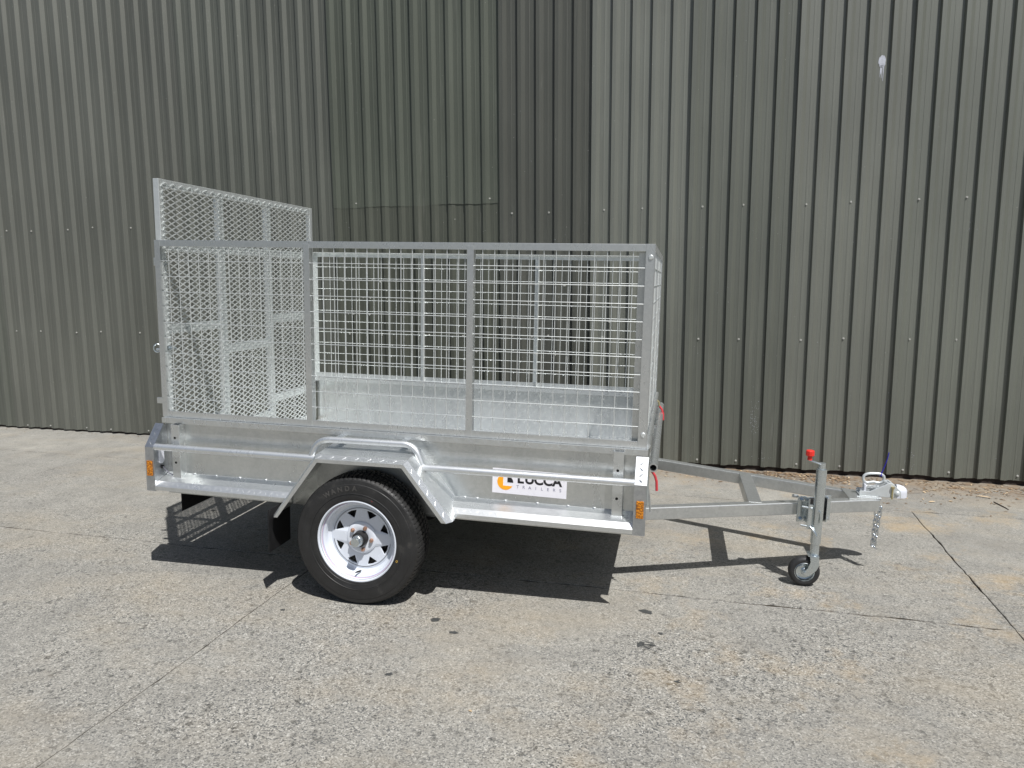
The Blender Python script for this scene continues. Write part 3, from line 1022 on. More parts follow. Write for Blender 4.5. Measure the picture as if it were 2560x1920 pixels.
def rim_disc_mesh():
    cu2 = bpy.data.curves.new('disc', 'CURVE')
    cu2.dimensions = '2D'
    cu2.fill_mode = 'BOTH'
    cu2.extrude = 0.002
    cu2.bevel_depth = 0.0015
    cu2.bevel_resolution = 1
    def spl(pts):
        s = cu2.splines.new('POLY')
        s.points.add(len(pts) - 1)
        for p, q in zip(s.points, pts):
            p.co = (q[0], q[1], 0, 1)
        s.use_cyclic_u = True
    spl([(0.146 * math.cos(2 * math.pi * k / 96), 0.146 * math.sin(2 * math.pi * k / 96)) for k in range(96)])
    spl([(0.0375 * math.cos(2 * math.pi * k / 48), 0.0375 * math.sin(2 * math.pi * k / 48)) for k in range(48)])
    for h in range(8):
        a0 = R(22.5 + 45 * h)
        tri = [(0.0965, 0.0), (0.1365, R(12.4)), (0.1375, 0.0), (0.1365, R(-12.4))]
        P = [Vector((r * math.cos(a0 + t), r * math.sin(a0 + t))) for r, t in tri]
        pts = []
        for i in range(4):
            p, q, n2 = P[i - 1], P[i], P[(i + 1) % 4]
            if i == 2:
                pts.append(q)
                continue
            d1, d2 = (p - q).normalized(), (n2 - q).normalized()
            rad = 0.006 if i == 0 else 0.0075
            A, B = q + d1 * rad, q + d2 * rad
            pts += [A * (1 - t) ** 2 + 2 * q * t * (1 - t) + B * t * t for t in (0, .25, .5, .75, 1)]
        spl(pts)
    ob = bpy.data.objects.new('disc', cu2)
    col.objects.link(ob)
    dg = bpy.context.evaluated_depsgraph_get()
    me = bpy.data.meshes.new_from_object(ob.evaluated_get(dg))
    bpy.data.objects.remove(ob)
    # dish: bolt ring stands proud, spoke zone slopes
    for v3 in me.vertices:
        x, y, z = v3.co
        r = math.hypot(x, y)
        dish = 0.0
        if r < 0.075:
            dish = 0.008
        elif r < 0.090:
            dish = 0.008 * (0.090 - r) / 0.015
        v3.co = (x, -(z + dish), y)
    me.flip_normals() if hasattr(me, 'flip_normals') else None
    me.materials.clear()
    me.materials.append(M['white_rim'])
    return me

wheel_parts = []
def make_wheel():
    rim = MB()
    rp = [(0.190, 0.000), (0.1965, -0.004), (0.1985, -0.010), (0.1965, -0.0155), (0.1925, -0.0165), (0.1885, -0.0135), (0.1865, -0.004), (0.1850, 0.004), (0.1800, 0.010), (0.1745, 0.014), (0.1715, 0.022), (0.1700, 0.044), (0.1560, 0.052), (0.1470, 0.0485), (0.143, 0.0485), (0.143, 0.060), (0.168, 0.064), (0.172, 0.100), (0.189, 0.110), (0.189, 0.138), (0.182, 0.138), (0.182, 0.06)]
    rim.lathe_y((0, 0, 0), rp, 96)
    w = link('wheel', rim.mesh('wheel', 'white_rim', smooth=35), trailer)
    ty = link('tyre', tyre_mesh().mesh('tyre', 'rubber', smooth=32), w)
    dm = rim_disc_mesh()
    dc = link('wheel_disc', dm, w, (0, 0.0520, 0))
    dm.shade_smooth()
    dm.set_sharp_from_angle(angle=R(40))
    # raised bolt boss
    bs = MB().lathe_y((0, 0, 0), [(0.0375, 0.040), (0.045, 0.0385), (0.066, 0.0385), (0.072, 0.0405), (0.077, 0.0455)], 48)
    link('bolt_boss', bs.mesh('bolt_boss', 'white_rim', smooth=40), w)
    # pinstripes on the lip
    for r0, y0, mm in ((0.1843, 0.0046, 'pin_red'), (0.1815, 0.0078, 'pin_blue')):
        st = MB().lathe_y((0, 0, 0), [(r0, y0 - 0.0006), (r0 - 0.0012, y0 + 0.0006)], 96)
        link('pinstripe', st.mesh('pinstripe', mm, smooth=60), w)
    # drum behind the disc and the hub
    dr = MB().lathe_y((0, 0, 0), [(0.0, 0.075), (0.12, 0.075), (0.125, 0.08), (0.125, 0.13), (0.0, 0.13)], 40)
    link('brake_drum', dr.mesh('brake_drum', 'black', smooth=40), w)
    hb = MB().lathe_y((0, 0, 0), [(0.036, 0.075), (0.036, 0.012), (0.0345, 0.008), (0.026, 0.006), (0.0245, 0.006)], 36)
    link('hub', hb.mesh('hub', 'black', smooth=40), w)
    hc = MB().lathe_y((0, 0, 0), [(0.0255, 0.012), (0.0265, 0.0), (0.0262, -0.010), (0.0250, -0.0125), (0.0235, -0.0135), (0.0225, -0.028), (0.0205, -0.031), (0.0, -0.0318)], 36)
    link('hub_cap', hc.mesh('hub_cap', 'zinc', smooth=35), w)
    nm = MB().tube([(0, 0.0, 0), (0, -0.011, 0)], 0.0098, 6)
    nm.lathe_y((0, 0, 0), [(0.0085, -0.0111), (0.0062, -0.0165), (0.0, -0.0185)], 12)
    nme = nm.mesh('wheel_nut', 'copper', smooth=35)
    for k in range(5):
        a = R(66 + 72 * k)
        link('wheel_nut', nme, w, (0.0545 * math.cos(a), 0.0395, 0.0545 * math.sin(a)))
    vl = MB().tube([(0, 0.030, -0.160), (-0.006, 0.010, -0.157), (-0.010, -0.004, -0.155)], [0.0052, 0.0045, 0.0034], 8)
    link('valve', vl.mesh('valve', 'black', smooth=40), w)
    # raised maker's name on the sidewall
    for ch, ang in zip('WANDA', (123, 115.2, 107, 98.8, 90.6)):
        me = text_mesh(ch, 0.033, 0.0009, 0.0008, align='CENTER')
        a = R(ang)
        rr = 0.2470
        mrot = Matrix.Rotation(R(90), 4, 'X')
        o = link('lettering', me, w)
        me.materials.clear()
        me.materials.append(M['rubber_mark'])
        # text lies in x/z plane facing -y
        o.rotation_euler = (Matrix.Rotation(-(a - R(90)), 4, 'Y') @ mrot).to_euler()
        o.location = (rr * math.cos(a), -0.0222, rr * math.sin(a))
    for ang, rr, mm in ((68, 0.222, 'mark_red'), (-20, 0.214, 'mark_yellow')):
        a = R(ang)
        tm = MB().tube([(0.0045 * math.cos(t * 0.524), 0, 0.0045 * math.sin(t * 0.524)) for t in range(12)], 0.0012, 5, closed=True)
        link('paint_mark', tm.mesh('paint_mark', mm), w, (rr * math.cos(a), -0.0198, rr * math.sin(a)))
    return w

TREAD_R = 0.3122
wheel = make_wheel()
wheel.location = (-0.011, -0.166, 0.3087)
def copy_tree(o, parent):
    c3 = o.copy()
    col.objects.link(c3)
    c3.parent = parent
    for ch in list(o.children):
        copy_tree(ch, c3)
    return c3
w2 = copy_tree(wheel, trailer)
w2.location = (-0.011, TW + 0.166, 0.3087)
w2.rotation_euler = (0, 0, math.pi)

# ------------------------------------------------------------------ cage
A = 0.031   # angle size
T3 = 0.003
def wires(mb, p00, eu, ev, us, vs_, lu, lv, r, rnd=None, drips=0, dirn=(0, 0, -1)):
    """grid of round wires: us positions along eu (wires run along ev for lv) and the reverse"""
    p00, eu, ev = Vector(p00), Vector(eu), Vector(ev)
    nn = eu.cross(ev).normalized()
    for u1 in us:
        j = rnd.uniform(-0.0008, 0.0008)
        mb.tube([p00 + eu * (u1 + j), p00 + eu * (u1 - j) + ev * lv], r, 6, caps=False)
    for v1 in vs_:
        off = nn * r * 1.6
        mb.tube([p00 + ev * v1 + off, p00 + ev * v1 + eu * lu + off], r * 0.82, 6, caps=False)
        for _ in range(drips):
            q = p00 + ev * v1 + off + eu * rnd.uniform(0.01, lu - 0.01)
            w, h = rnd.uniform(0.003, 0.010), rnd.uniform(0.003, 0.010)
            mb.add([q - eu * w, q + eu * w, q + Vector(dirn) * h, q + nn * 0.002, q - nn * 0.002], [(0, 2, 3), (2, 1, 3), (1, 2, 4), (2, 0, 4)])

cage_side = {}
wr = random.Random(12)
for mir in (None, TW):
    mb = MB()
    # mitred top and bottom angles of one side
    mb.box(0.0, L, 0.0, T3, Z1 - A, Z1)
    mb.box(0.0, L, T3, A, Z1 - T3, Z1)
    cf = part('cage_side', mb, 'galv' if mir is None else 'wire', mirror=mir, bev=0.001)
    cage_side[mir] = cf
    mb = MB()
    mb.box(0.0, L, 0.0, T3, Z0, Z0 + A)
    mb.box(0.0, L, T3, A, Z0, Z0 + T3)
    part('bottom_rail', mb, 'galv', cf, mirror=mir, bev=0.001)
    for x0, end in ((0.0, -1), (X1 - 0.0155, 0), (X2 - 0.0155, 0), (L - 0.036, 1)):
        mb = MB()
        wpost = 0.036 if end == 1 else A
        ym = 0.0004
        if end == 0:
            mb.box(x0, x0 + wpost, -0.0022, 0.0, Z0 + 0.002, Z1 - 0.012)
            mb.box(x0 + wpost - T3, x0 + wpost, 0.0, A + 0.002, Z0 + 0.004, Z1 - 0.004)
        elif end == -1:
            mb.box(x0 - 0.0006, x0 + wpost, -0.0012, -0.0001, Z0 - 0.0005, Z1 + 0.0005)
            mb.box(x0, x0 + T3, T3 + 0.0002, A + 0.004, Z0 + 0.004, Z1 - 0.004)
        else:
            mb.box(x0, x0 + wpost + 0.0006, -0.0012, -0.0001, Z0 - 0.0005, Z1 + 0.0005)
            mb.box(x0 + wpost - T3, x0 + wpost, T3 + 0.0002, A + 0.004, Z0 + 0.004, Z1 - 0.004)
        po = part('post', mb, 'galv' if mir is None else 'wire', cf, mirror=mir, bev=0.0007)
    if True:
        for zz in (Z0 + 0.062, Z1 - 0.055):
            bm2 = MB().lathe_y((L - 0.014, 0, zz), [(0.0105, -0.0012), (0.0105, -0.004), (0.008, -0.0068), (0.0, -0.0072)], 16)
            part('bolt', bm2, 'wire', cf, mirror=mir, smooth=40)
    # wire mesh panels, one per bay
    bays = ((A, X1 - 0.0155), (X1 + 0.0155, X2 - 0.0155), (X2 + 0.0155, L - 0.036))
    for bi, (xa0, xa1) in enumerate(bays):
        mb = MB()
        lu = xa1 - xa0
        first = {0: 0.0415, 1: 0.0675, 2: 0.0405}[bi]
        us = []
        u1 = first
        while u1 < lu - 0.004:
            us.append(u1)
            u1 += 0.0556
        hs = [1.59 - 0.0768 * k - (Z0 + T3) for k in range(11)]
        hs = [h for h in hs if h > 0.02]
        wires(mb, (xa0 - 0.012, 0.006, Z0 + T3), (1, 0, 0), (0, 0, 1), [q + 0.012 for q in us], hs, lu + 0.024, Z1 - Z0 - 2 * T3, 0.0021, wr, drips=5 if mir is None else 9)
        part('wire_mesh', mb, 'wire', cf, mirror=mir, kind='stuff')

# front of the cage
mb = MB()
for z in (Z0 + 0.0006, Z1 - A):
    mb.box(L + 0.0008, L + 0.0036, 0.0, TW, z, z + A - 0.0006)
for y in (0.0, TW - 0.036):
    mb.box(L + 0.0008, L + 0.0036, y, y + 0.036, Z0 + A, Z1 - A)
for y in (TW / 3, 2 * TW / 3):
    mb.box(L + 0.0008, L + 0.0036, y - 0.016, y + 0.016, Z0 + A, Z1 - A)
# inner frame that shows left of the corner post
mb.box(L - 0.066, L - 0.0365, 0.034, 0.037, Z0 + 0.004, Z1 - 0.034)
mb.box(L - 0.066, L - 0.0365, TW - 0.037, TW - 0.034, Z0 + 0.004, Z1 - 0.034)
ff = part('cage_front', mb, 'galv', bev=0.0007)
mb = MB()
us = [0.05 + 0.0556 * k for k in range(28)]
hs = [1.59 - 0.0768 * k - (Z0 + T3) for k in range(10)]
wires(mb, (L - 0.004, 0.01, Z0 + T3), (0, 1, 0), (0, 0, 1), us, hs, TW - 0.02, Z1 - Z0 - 2 * T3, 0.0021, wr, drips=4)
part('wire_mesh', mb, 'wire', ff, kind='stuff')

# ------------------------------------------------------------------ rear loading ramp with expanded metal
RY0, RY1 = 0.034, TW - 0.034
mb = MB()
RZ0 = 0.498
mb.box(-0.018, 0.014, RY0, RY0 + 0.034, RZ0, Z2)
mb.box(-0.018, 0.014, RY1 - 0.034, RY1, RZ0, Z2)
mb.box(-0.0175, 0.0135, RY0 + 0.034, RY1 - 0.034, Z2 - 0.042, Z2 - 0.0006)
mb.box(-0.0175, 0.0135, RY0 + 0.034, RY1 - 0.034, RZ0 + 0.001, RZ0 + 0.040)
rg = part('loading_ramp', mb, 'wire', bev=0.002)
V1, V2 = 0.540, 1.037
for y in (V1, V2):
    part('ramp_upright', MB().box(-0.017, 0.0132, y - 0.0235, y + 0.0235, RZ0 + 0.041, Z2 - 0.043), 'wire', rg, bev=0.002)
segs = [(RY0 + 0.035, V1 - 0.024), (V1 + 0.024, V2 - 0.024), (V2 + 0.024, RY1 - 0.035)]
for si, z0, z1 in ((0, 1.640, 1.686), (1, 1.640, 1.686), (2, 1.640, 1.686), (0, 1.222, 1.268), (1, 1.075, 1.125), (2, 1.222, 1.275), (2, 0.705, 0.755), (0, 0.70, 0.745), (1, 0.62, 0.66)):
    part('ramp_rail', MB().box(-0.016, 0.0130, segs[si][0], segs[si][1], z0, z1), 'wire', rg, bev=0.002)
# expanded metal sheet
mb = MB()
PW, PH = 0.0655, 0.0305
nx, nz = int((RY1 - RY0 - 0.02) / PW), int((Z2 - RZ0 - 0.03) / PH)
y00, z00 = RY0 + 0.016, RZ0 + 0.014
def strand(a, b2, xo):
    a, b2 = Vector((xo, *a)), Vector((xo, *b2))
    dd = (b2 - a).normalized()
    s = dd.cross(Vector((1, 0, 0))).normalized()
    mb.obox((a + b2) / 2, (b2 - a) * 0.5, s * 0.0027, Vector((0.0016, 0, 0)))
for i in range(nx):
    for k in range(nz):
        yc, zc = y00 + (i + 0.5) * PW, z00 + (k + 0.5) * PH
        strand((yc - PW / 2, zc), (yc, zc + PH / 2), 0.0165)
        strand((yc, zc + PH / 2), (yc + PW / 2, zc), 0.0165)
        strand((yc - PW / 2, zc), (yc, zc - PH / 2), 0.0172)
        strand((yc, zc - PH / 2), (yc + PW / 2, zc), 0.0172)
part('expanded_mesh', mb, 'wire', rg, kind='stuff')
# lugs and latch on the ramp's near edge
mb = MB().tube([(0.0, 0.052, 1.150), (0.055, 0.052, 1.150)], 0.007, 10)
mb.box(0.0142, 0.024, 0.036, 0.066, 1.138, 1.162)
la = part('ramp_latch', mb, 'zinc', rg)
ring = [(-0.030 + 0.016 * math.cos(t * 0.3927), 0.02 + 0.006 * math.cos(t * 0.3927), 1.150 + 0.021 * math.sin(t * 0.3927)) for t in range(16)]
part('latch_ring', MB().tube(ring, 0.0035, 8, closed=True), 'zinc', rg, smooth=40)
part('latch_pin', MB().tube([(-0.036, 0.022, 1.142), (-0.001, 0.036, 1.146)], 0.007, 10), 'zinc', rg, smooth=40)
part('hinge_lug', MB().box(-0.034, -0.0008, 0.002, 0.016, 0.868, 0.898), 'galv', rg, bev=0.002)
part('hinge_lug', MB().box(-0.012, -0.0012, 0.002, 0.016, 1.565, 1.605), 'galv', rg, bev=0.002)

# ------------------------------------------------------------------ sticker with writing
sa = R(-0.65)
def stk(u, v3):     # sticker frame -> trailer x, z ; origin at lower left
    return (1.745 + u * math.cos(sa) - v3 * math.sin(sa), 0.5465 + u * math.sin(sa) + v3 * math.cos(sa))
mb = MB()
mb.prism([stk(0, 0), stk(0.349, 0), stk(0.349, 0.1175), stk(0, 0.1175)], 'y', -0.0012, -0.0002)
stick = part('sticker', mb, 'vinyl', label='white rectangular maker sticker with orange and black logo')
# orange C-shaped disc with an L cut out
cxs, czs, rr = 0.0620, 0.0555, 0.0385
pts = []
a_start, a_end = math.atan2(-0.0185, math.sqrt(rr ** 2 - 0.0185 ** 2)), math.atan2(math.sqrt(rr ** 2 - 0.0105 ** 2), -0.0105)
n = 40
span = (a_start - a_end) % (2 * math.pi)
for k in range(n + 1):
    a = a_end + span * k / n
    pts.append((cxs + rr * math.cos(a), czs + rr * math.sin(a)))
pts.append((cxs - 0.0105, czs - 0.0185))
part('logo', MB().prism([stk(*p) for p in pts], 'y', -0.0018, -0.0013), 'orange_ink', stick)
pts = [(cxs + 0.0095, czs - 0.0015), (cxs + 0.0375, czs - 0.0015)] + [(cxs + 0.0095 + 0.028 * math.cos(t * 0.196), czs - 0.0015 + 0.030 * math.sin(t * 0.196)) for t in range(1, 8)] + [(cxs + 0.0095, czs + 0.029)]
part('logo', MB().prism([stk(*p) for p in pts], 'y', -0.0018, -0.0013), 'ink', stick)
def letters(body, u0, u1, v3, size, mat, off):
    """one object per letter, centred on evenly spread places between u0 and u1"""
    for k, ch in enumerate(body):
        me = text_mesh(ch, size, off, 0.0002, align='CENTER')
        uc = u0 + (u1 - u0) * k / (len(body) - 1)
        for p in me.vertices:
            x, y, z = p.co
            q = stk(uc + x, v3 + y)
            p.co = (q[0] - XA, -0.0015 - z, q[1])
        me.materials.clear()
        me.materials.append(M[mat])
        link('letter', me, stick)
letters('LUCCA', 0.1330, 0.3045, 0.0565, 0.062, 'ink', 0.0022)
letters('TRAILERS', 0.121, 0.320, 0.030, 0.0205, 'grey_ink', 0.0)

# ------------------------------------------------------------------ drawbar A-frame
ZB, ZT = 0.379, 0.442
def ybar(x):
    return 0.291 + 0.405 * (x - 2.46)
for mir in (None, TW):
    xe = 3.618
    xs0 = 2.05
    n = Vector((0.405, -1, 0)).normalized()       # outward of the near bar
    tk = 0.05 / abs(n.y)
    poly = [(xs0, ybar(xs0)), (xe, ybar(xe)), (xe, ybar(xe) + tk), (xs0, ybar(xs0) + tk)]
    mb = MB().prism(poly, 'z', ZB, ZT)
    part('drawbar', mb, 'bar', mirror=mir, bev=0.004)
xc = 2.978
part('crossbar', MB().box(xc - 0.033, xc + 0.033, ybar(xc) + 0.03, TW - ybar(xc) - 0.03, ZB + 0.002, ZT + 0.0018), 'bar', bev=0.003)
YC = TW / 2
mb = MB().prism([(3.46, YC - 0.10), (3.60, YC - 0.055), (3.60, YC + 0.055), (3.46, YC + 0.10)], 'z', ZT + 0.0005, ZT + 0.006)
part('coupling_plate', mb, 'bar', bev=0.001)
mb = MB().box(3.505, 3.622, YC - 0.055, YC - 0.047, ZT - 0.002, ZT + 0.010)
for k in range(14):
    mb.lathe_y((3.508 + k * 0.0085, YC - 0.058, ZT + 0.004), [(0.0, -0.004), (0.004, -0.002), (0.005, 0.003)], 8)
part('weld_bead', mb, 'white_paint', smooth=60)

# coupling head
prof = [(3.520, 0.449), (3.518, 0.470), (3.524, 0.476), (3.572, 0.477), (3.655, 0.525), (3.668, 0.528), (3.684, 0.520), (3.718, 0.486), (3.722, 0.452), (3.66, 0.449)]
mb = MB()
mb.prism(prof, 'y', YC - 0.036, YC - 0.030)
mb.prism(prof, 'y', YC + 0.030, YC + 0.036)
mb.prism([(3.520, 0.4495), (3.718, 0.4495), (3.718, 0.456), (3.520, 0.456)], 'y', YC - 0.030, YC + 0.030)
mb.prism([(3.655, 0.505), (3.668, 0.5275), (3.684, 0.5195), (3.716, 0.486), (3.716, 0.470)], 'y', YC - 0.0295, YC + 0.0295)
cp = part('tow_coupling', mb, 'white_paint', bev=0.003)
# nose cup
mb = MB()
vs, fs = [], []
N1, N2 = 20, 9
for i in range(N1 + 1):
    a = -math.pi / 2 + math.pi * i / N1
    for j in range(N2):
        t = j / (N2 - 1)
        if t < 0.45:
            k2, z = 1.0, 0.450 + t / 0.45 * 0.030
        else:
            q = (t - 0.45) / 0.55 * math.pi / 2
            k2, z = math.cos(q) * 0.9 + 0.1, 0.480 + 0.034 * math.sin(q)
        vs.append((3.700 + 0.056 * k2 * math.cos(a), YC + 0.037 * k2 * math.sin(a), z))
for i in range(N1):
    for j in range(N2 - 1):
        fs.append((i * N2 + j, (i + 1) * N2 + j, (i + 1) * N2 + j + 1, i * N2 + j + 1))
mb.add(vs, fs)
part('coupling_nose', mb, 'nose_paint', cp, smooth=50)
# lever handle loop
def oval(cx, cz, a, b2, n=36):
    out = []
    for k in range(n):
        t = 2 * math.pi * k / n
        x = a * math.copysign(abs(math.cos(t)) ** 0.7, math.cos(t))
        z = b2 * math.copysign(abs(math.sin(t)) ** 0.8, math.sin(t))
        if z < 0:
            z += 0.008 * math.exp(-(x / 0.02) ** 2)
        out.append((cx + x, YC - 0.004, cz + z + 0.05 * x))
    return out
part('coupling_handle', MB().tube(oval(3.590, 0.5385, 0.050, 0.0265), 0.0072, 10, closed=True), 'white_paint', cp, smooth=60)
part('handle_arm', MB().beam((3.636, YC - 0.004, 0.532), (3.700, YC - 0.004, 0.494), 0.016, 0.010), 'white_paint', cp, bev=0.002)
hl = [(3.558 + 0.0030 * k / 2, YC - 0.010 + 0.0095 * math.cos(k * 0.785 * 2), 0.4925 + 0.0095 * math.sin(k * 0.785 * 2)) for k in range(0, 1)]
hel = [(3.552 + 0.062 * k / 96, YC - 0.012 + 0.0105 * math.cos(2 * math.pi * k / 10), 0.4945 + 0.0105 * math.sin(2 * math.pi * k / 10)) for k in range(97)]
part('coupling_spring', MB().tube(hel, 0.0019, 6), 'white_paint', cp, smooth=60)
part('spring_plate', MB().box(3.543, 3.5525, YC - 0.028, YC + 0.012, 0.457, 0.509), 'nose_paint', cp, bev=0.001)
mb = MB().tube([(3.676, YC - 0.0405, 0.444), (3.676, YC - 0.0405, 0.505)], 0.0045, 10)
mb.tube([(3.676, YC - 0.0405, 0.500), (3.676, YC - 0.0405, 0.510)], 0.009, 6)
part('coupling_pin', mb, 'yellow_zinc', cp)
part('coupling_bolt', MB().lathe_y((3.700, YC - 0.036, 0.474), [(0.0125, 0.0), (0.0125, -0.004), (0.009, -0.007), (0, -0.0075)], 16), 'white_paint', cp, smooth=40)
# blue cable tie
tp = [(3.624, YC - 0.0125, 0.5555), (3.625, YC - 0.006, 0.570), (3.630, YC - 0.006, 0.585), (3.638, YC - 0.008, 0.615), (3.646, YC - 0.010, 0.650), (3.650, YC - 0.010, 0.682)]
mb = MB().tube(tp, 0.0026, 6)
mb.tube([(3.622 + 0.0095 * math.sin(t * 0.524) * 0.35, YC - 0.004 + 0.0098 * math.cos(t * 0.524), 0.562 + 0.0098 * math.sin(t * 0.524)) for t in range(12)], 0.0018, 6, closed=True)
part('cable_tie', mb, 'blue', smooth=60, label='blue plastic cable tie round the coupling handle')

# safety chain: separate links in a hanging loop
def chain_link(c, d, tw):
    c, d = Vector(c), Vector(d).normalized()
    s = d.cross(Vector((math.cos(tw), math.sin(tw), 0.0))).normalized()
    pts = []
    for k in range(14):
        t = 2 * math.pi * k / 14
        pts.append(c + d * (0.0125 * math.cos(t) + 0.006 * (1 if math.cos(t) > 0 else -1)) + s * 0.0095 * math.sin(t))
    return MB().tube(pts, 0.0033, 7, closed=True)
chain = None
strand_pts = []
for k in range(7):
    strand_pts.append(((3.603 - 0.0005 * k, YC - 0.058, 0.372 - 0.0265 * k), (0.02, 0, -1)))
for k in range(8):
    strand_pts.append(((3.624 - 0.0022 * k, YC - 0.048 - 0.001 * k, 0.388 - 0.0262 * k), (-0.08, -0.03, -1)))
strand_pts.append(((3.606, YC - 0.056, 0.186), (0.7, 0.3, -0.5)))
for k, (c0, dd) in enumerate(strand_pts):
    mbk = chain_link(c0, dd, 0.3 if k % 2 else 1.87)
    if chain is None:
        chain = part('safety_chain', mbk, 'chrome', smooth=60)
    else:
        part('chain_link', mbk, 'chrome', chain, smooth=60)
part('chain_shackle', MB().tube([(3.600, YC - 0.058, 0.388), (3.612, YC - 0.055, 0.400), (3.624, YC - 0.048, 0.400)], 0.0045, 8), 'chrome', chain, smooth=60)

# ------------------------------------------------------------------ jockey wheel
JX, JY = 3.268, 0.487
lean = Vector((0.010, 0.0, 1.0)).normalized()
def jp(z, dx=0.0, dy=0.0):
    return Vector((JX + (z - 0.45) * 0.006 + dx, JY + dy, z))
mb = MB().tube([jp(0.274), jp(0.648)], 0.0245, 24)
jk = part('jockey_wheel', mb, 'zinc', smooth=40, label='zinc jockey stand with small solid wheel clamped to the drawbar')
part('inner_tube', MB().tube([jp(0.205), jp(0.2745)], 0.0205, 24), 'zinc', jk, smooth=40)
mb = MB().tube([jp(0.6475), jp(0.651)], 0.0205, 20)
mb.tube([jp(0.6505), jp(0.679)], 0.0165, 20)
part('top_cap', mb, 'zinc', jk, smooth=40)
# crank and red knob
part('crank', MB().tube([jp(0.672, 0.0, -0.010), jp(0.678, -0.020, -0.013), jp(0.690, -0.058, -0.014), jp(0.694, -0.062, -0.014)], 0.0042, 8), 'zinc', jk, smooth=40)
kb = MB().lathe_z(jp(0.693, -0.061, -0.014), [(0.0, 0.0), (0.0115, 0.0), (0.0105, 0.016), (0.0185, 0.0205), (0.0200, 0.023), (0.0200, 0.043), (0.0180, 0.047), (0.013, 0.0485), (0.0, 0.0485)], 10)
part('knob', kb, 'red', jk, smooth=25)
# fork
HX, HZ = 3.224, 0.1270
fk = [(HX + 0.060, 0.212), (HX + 0.062, 0.170), (HX + 0.052, 0.145), (HX + 0.030, 0.120), (HX + 0.006, 0.110), (HX - 0.006, 0.116), (HX - 0.005, 0.134), (HX + 0.012, 0.152), (HX + 0.022, 0.185), (HX + 0.018, 0.212)]
mb = MB()
mb.prism(fk, 'y', JY - 0.036, JY - 0.031)
mb.prism(fk, 'y', JY + 0.031, JY + 0.036)
mb.box(HX + 0.010, HX + 0.061, JY - 0.036, JY + 0.036, 0.2125, 0.217)
part('fork', mb, 'zinc', jk, bev=0.0012)
tp2 = [(0.040, -0.020), (0.052, -0.024), (0.060, -0.025), (0.068, -0.021), (0.0735, -0.012), (0.0750, 0.0), (0.0735, 0.012), (0.068, 0.021), (0.060, 0.025), (0.052, 0.024), (0.040, 0.020)]
jw = part('small_wheel', MB().lathe_y((HX, JY, HZ), tp2, 44), 'jrubber', jk, smooth=40)
rp2 = [(0.0, -0.012), (0.014, -0.012), (0.016, -0.010), (0.020, -0.0085), (0.036, -0.0085), (0.040, -0.011), (0.0425, -0.020), (0.0455, -0.0245), (0.047, -0.0235), (0.047, 0.0235), (0.0, 0.02)]
part('small_rim', MB().lathe_y((HX, JY, HZ), rp2, 40), 'zinc', jk, smooth=35)
part('axle_bolt', MB().tube([(HX, JY - 0.043, HZ), (HX, JY + 0.043, HZ)], 0.0075, 12).lathe_y((HX, JY - 0.030, HZ), [(0.012, 0.02), (0.012, 0.0), (0.0, -0.0005)], 16), 'zinc', jk, smooth=40)
for k in range(4):
    a = R(40 + 90 * k)
    part('rim_bolt', MB().tube([(HX + 0.028 * math.cos(a), JY - 0.0115, HZ + 0.028 * math.sin(a)), (HX + 0.028 * math.cos(a), JY - 0.008, HZ + 0.028 * math.sin(a))], 0.003, 8), 'chrome', jk)
# clamp: back plates on the bar, swivel box, levers
ang = math.atan(0.405)
bx = Vector((math.cos(ang), math.sin(ang), 0))
by = Vector((-math.sin(ang), math.cos(ang), 0))
def bc(a, o, z):       # a along the bar from x=3.268, o outward
    q = Vector((3.268, ybar(3.268), 0)) + bx * a - by * o
    return (q.x, q.y, z)
cl = part('jockey_clamp', MB().obox(Vector(bc(0.002, 0.010, 0.4105)), bx * 0.050, by * 0.0035, Vector((0, 0, 0.062))), 'zinc', bev=0.0015)
for a0, a1 in ((-0.088, -0.044), (0.050, 0.094)):
    part('mounting_plate', MB().obox(Vector(bc((a0 + a1) / 2, 0.004, 0.4105)), bx * (a1 - a0) / 2, by * 0.0035, Vector((0, 0, 0.066))), 'zinc', cl, bev=0.0015)
for a0 in (-0.047, 0.052):
    part('clamp_cheek', MB().obox(Vector(bc(a0, 0.022, 0.4105)), bx * 0.003, by * 0.021, Vector((0, 0, 0.063))), 'zinc', cl, bev=0.0015)
part('swivel_box', MB().obox(Vector(bc(0.002, 0.024, 0.4105)), bx * 0.040, by * 0.012, Vector((0, 0, 0.060))), 'black', cl, bev=0.002)
part('swivel_plate', MB().obox(Vector((JX - 0.033, JY - 0.002, 0.405)), Vector((0.010, 0.002, 0)), Vector((0, 0.0035, 0)), Vector((0, 0, 0.062))), 'zinc', cl, bev=0.001)
part('swivel_plate', MB().obox(Vector((JX - 0.044, JY + 0.02, 0.405)), Vector((0.0022, 0, 0)), Vector((0, 0.026, 0)), Vector((0, 0, 0.060))), 'zinc', cl, bev=0.001)
for zz in (0.358, 0.452):
    part('clamp_pin', MB().tube([(JX - 0.075, JY + 0.004, zz), (JX - 0.026, JY - 0.004, zz - 0.004)], 0.0055, 10), 'zinc', cl, smooth=40)
part('clamp_lever', MB().tube([(JX - 0.034, JY - 0.008, 0.358), (JX - 0.024, JY - 0.020, 0.348), (JX - 0.012, JY - 0.026, 0.332), (JX - 0.004, JY - 0.028, 0.318)], 0.0052, 10), 'zinc', cl, smooth=40)
part('clamp_lever', MB().tube([(JX + 0.000, JY - 0.0275, 0.445), (JX + 0.006, JY - 0.030, 0.432), (JX + 0.008, JY - 0.030, 0.412), (JX + 0.006, JY - 0.028, 0.385)], 0.0046, 10), 'zinc', cl, smooth=40)
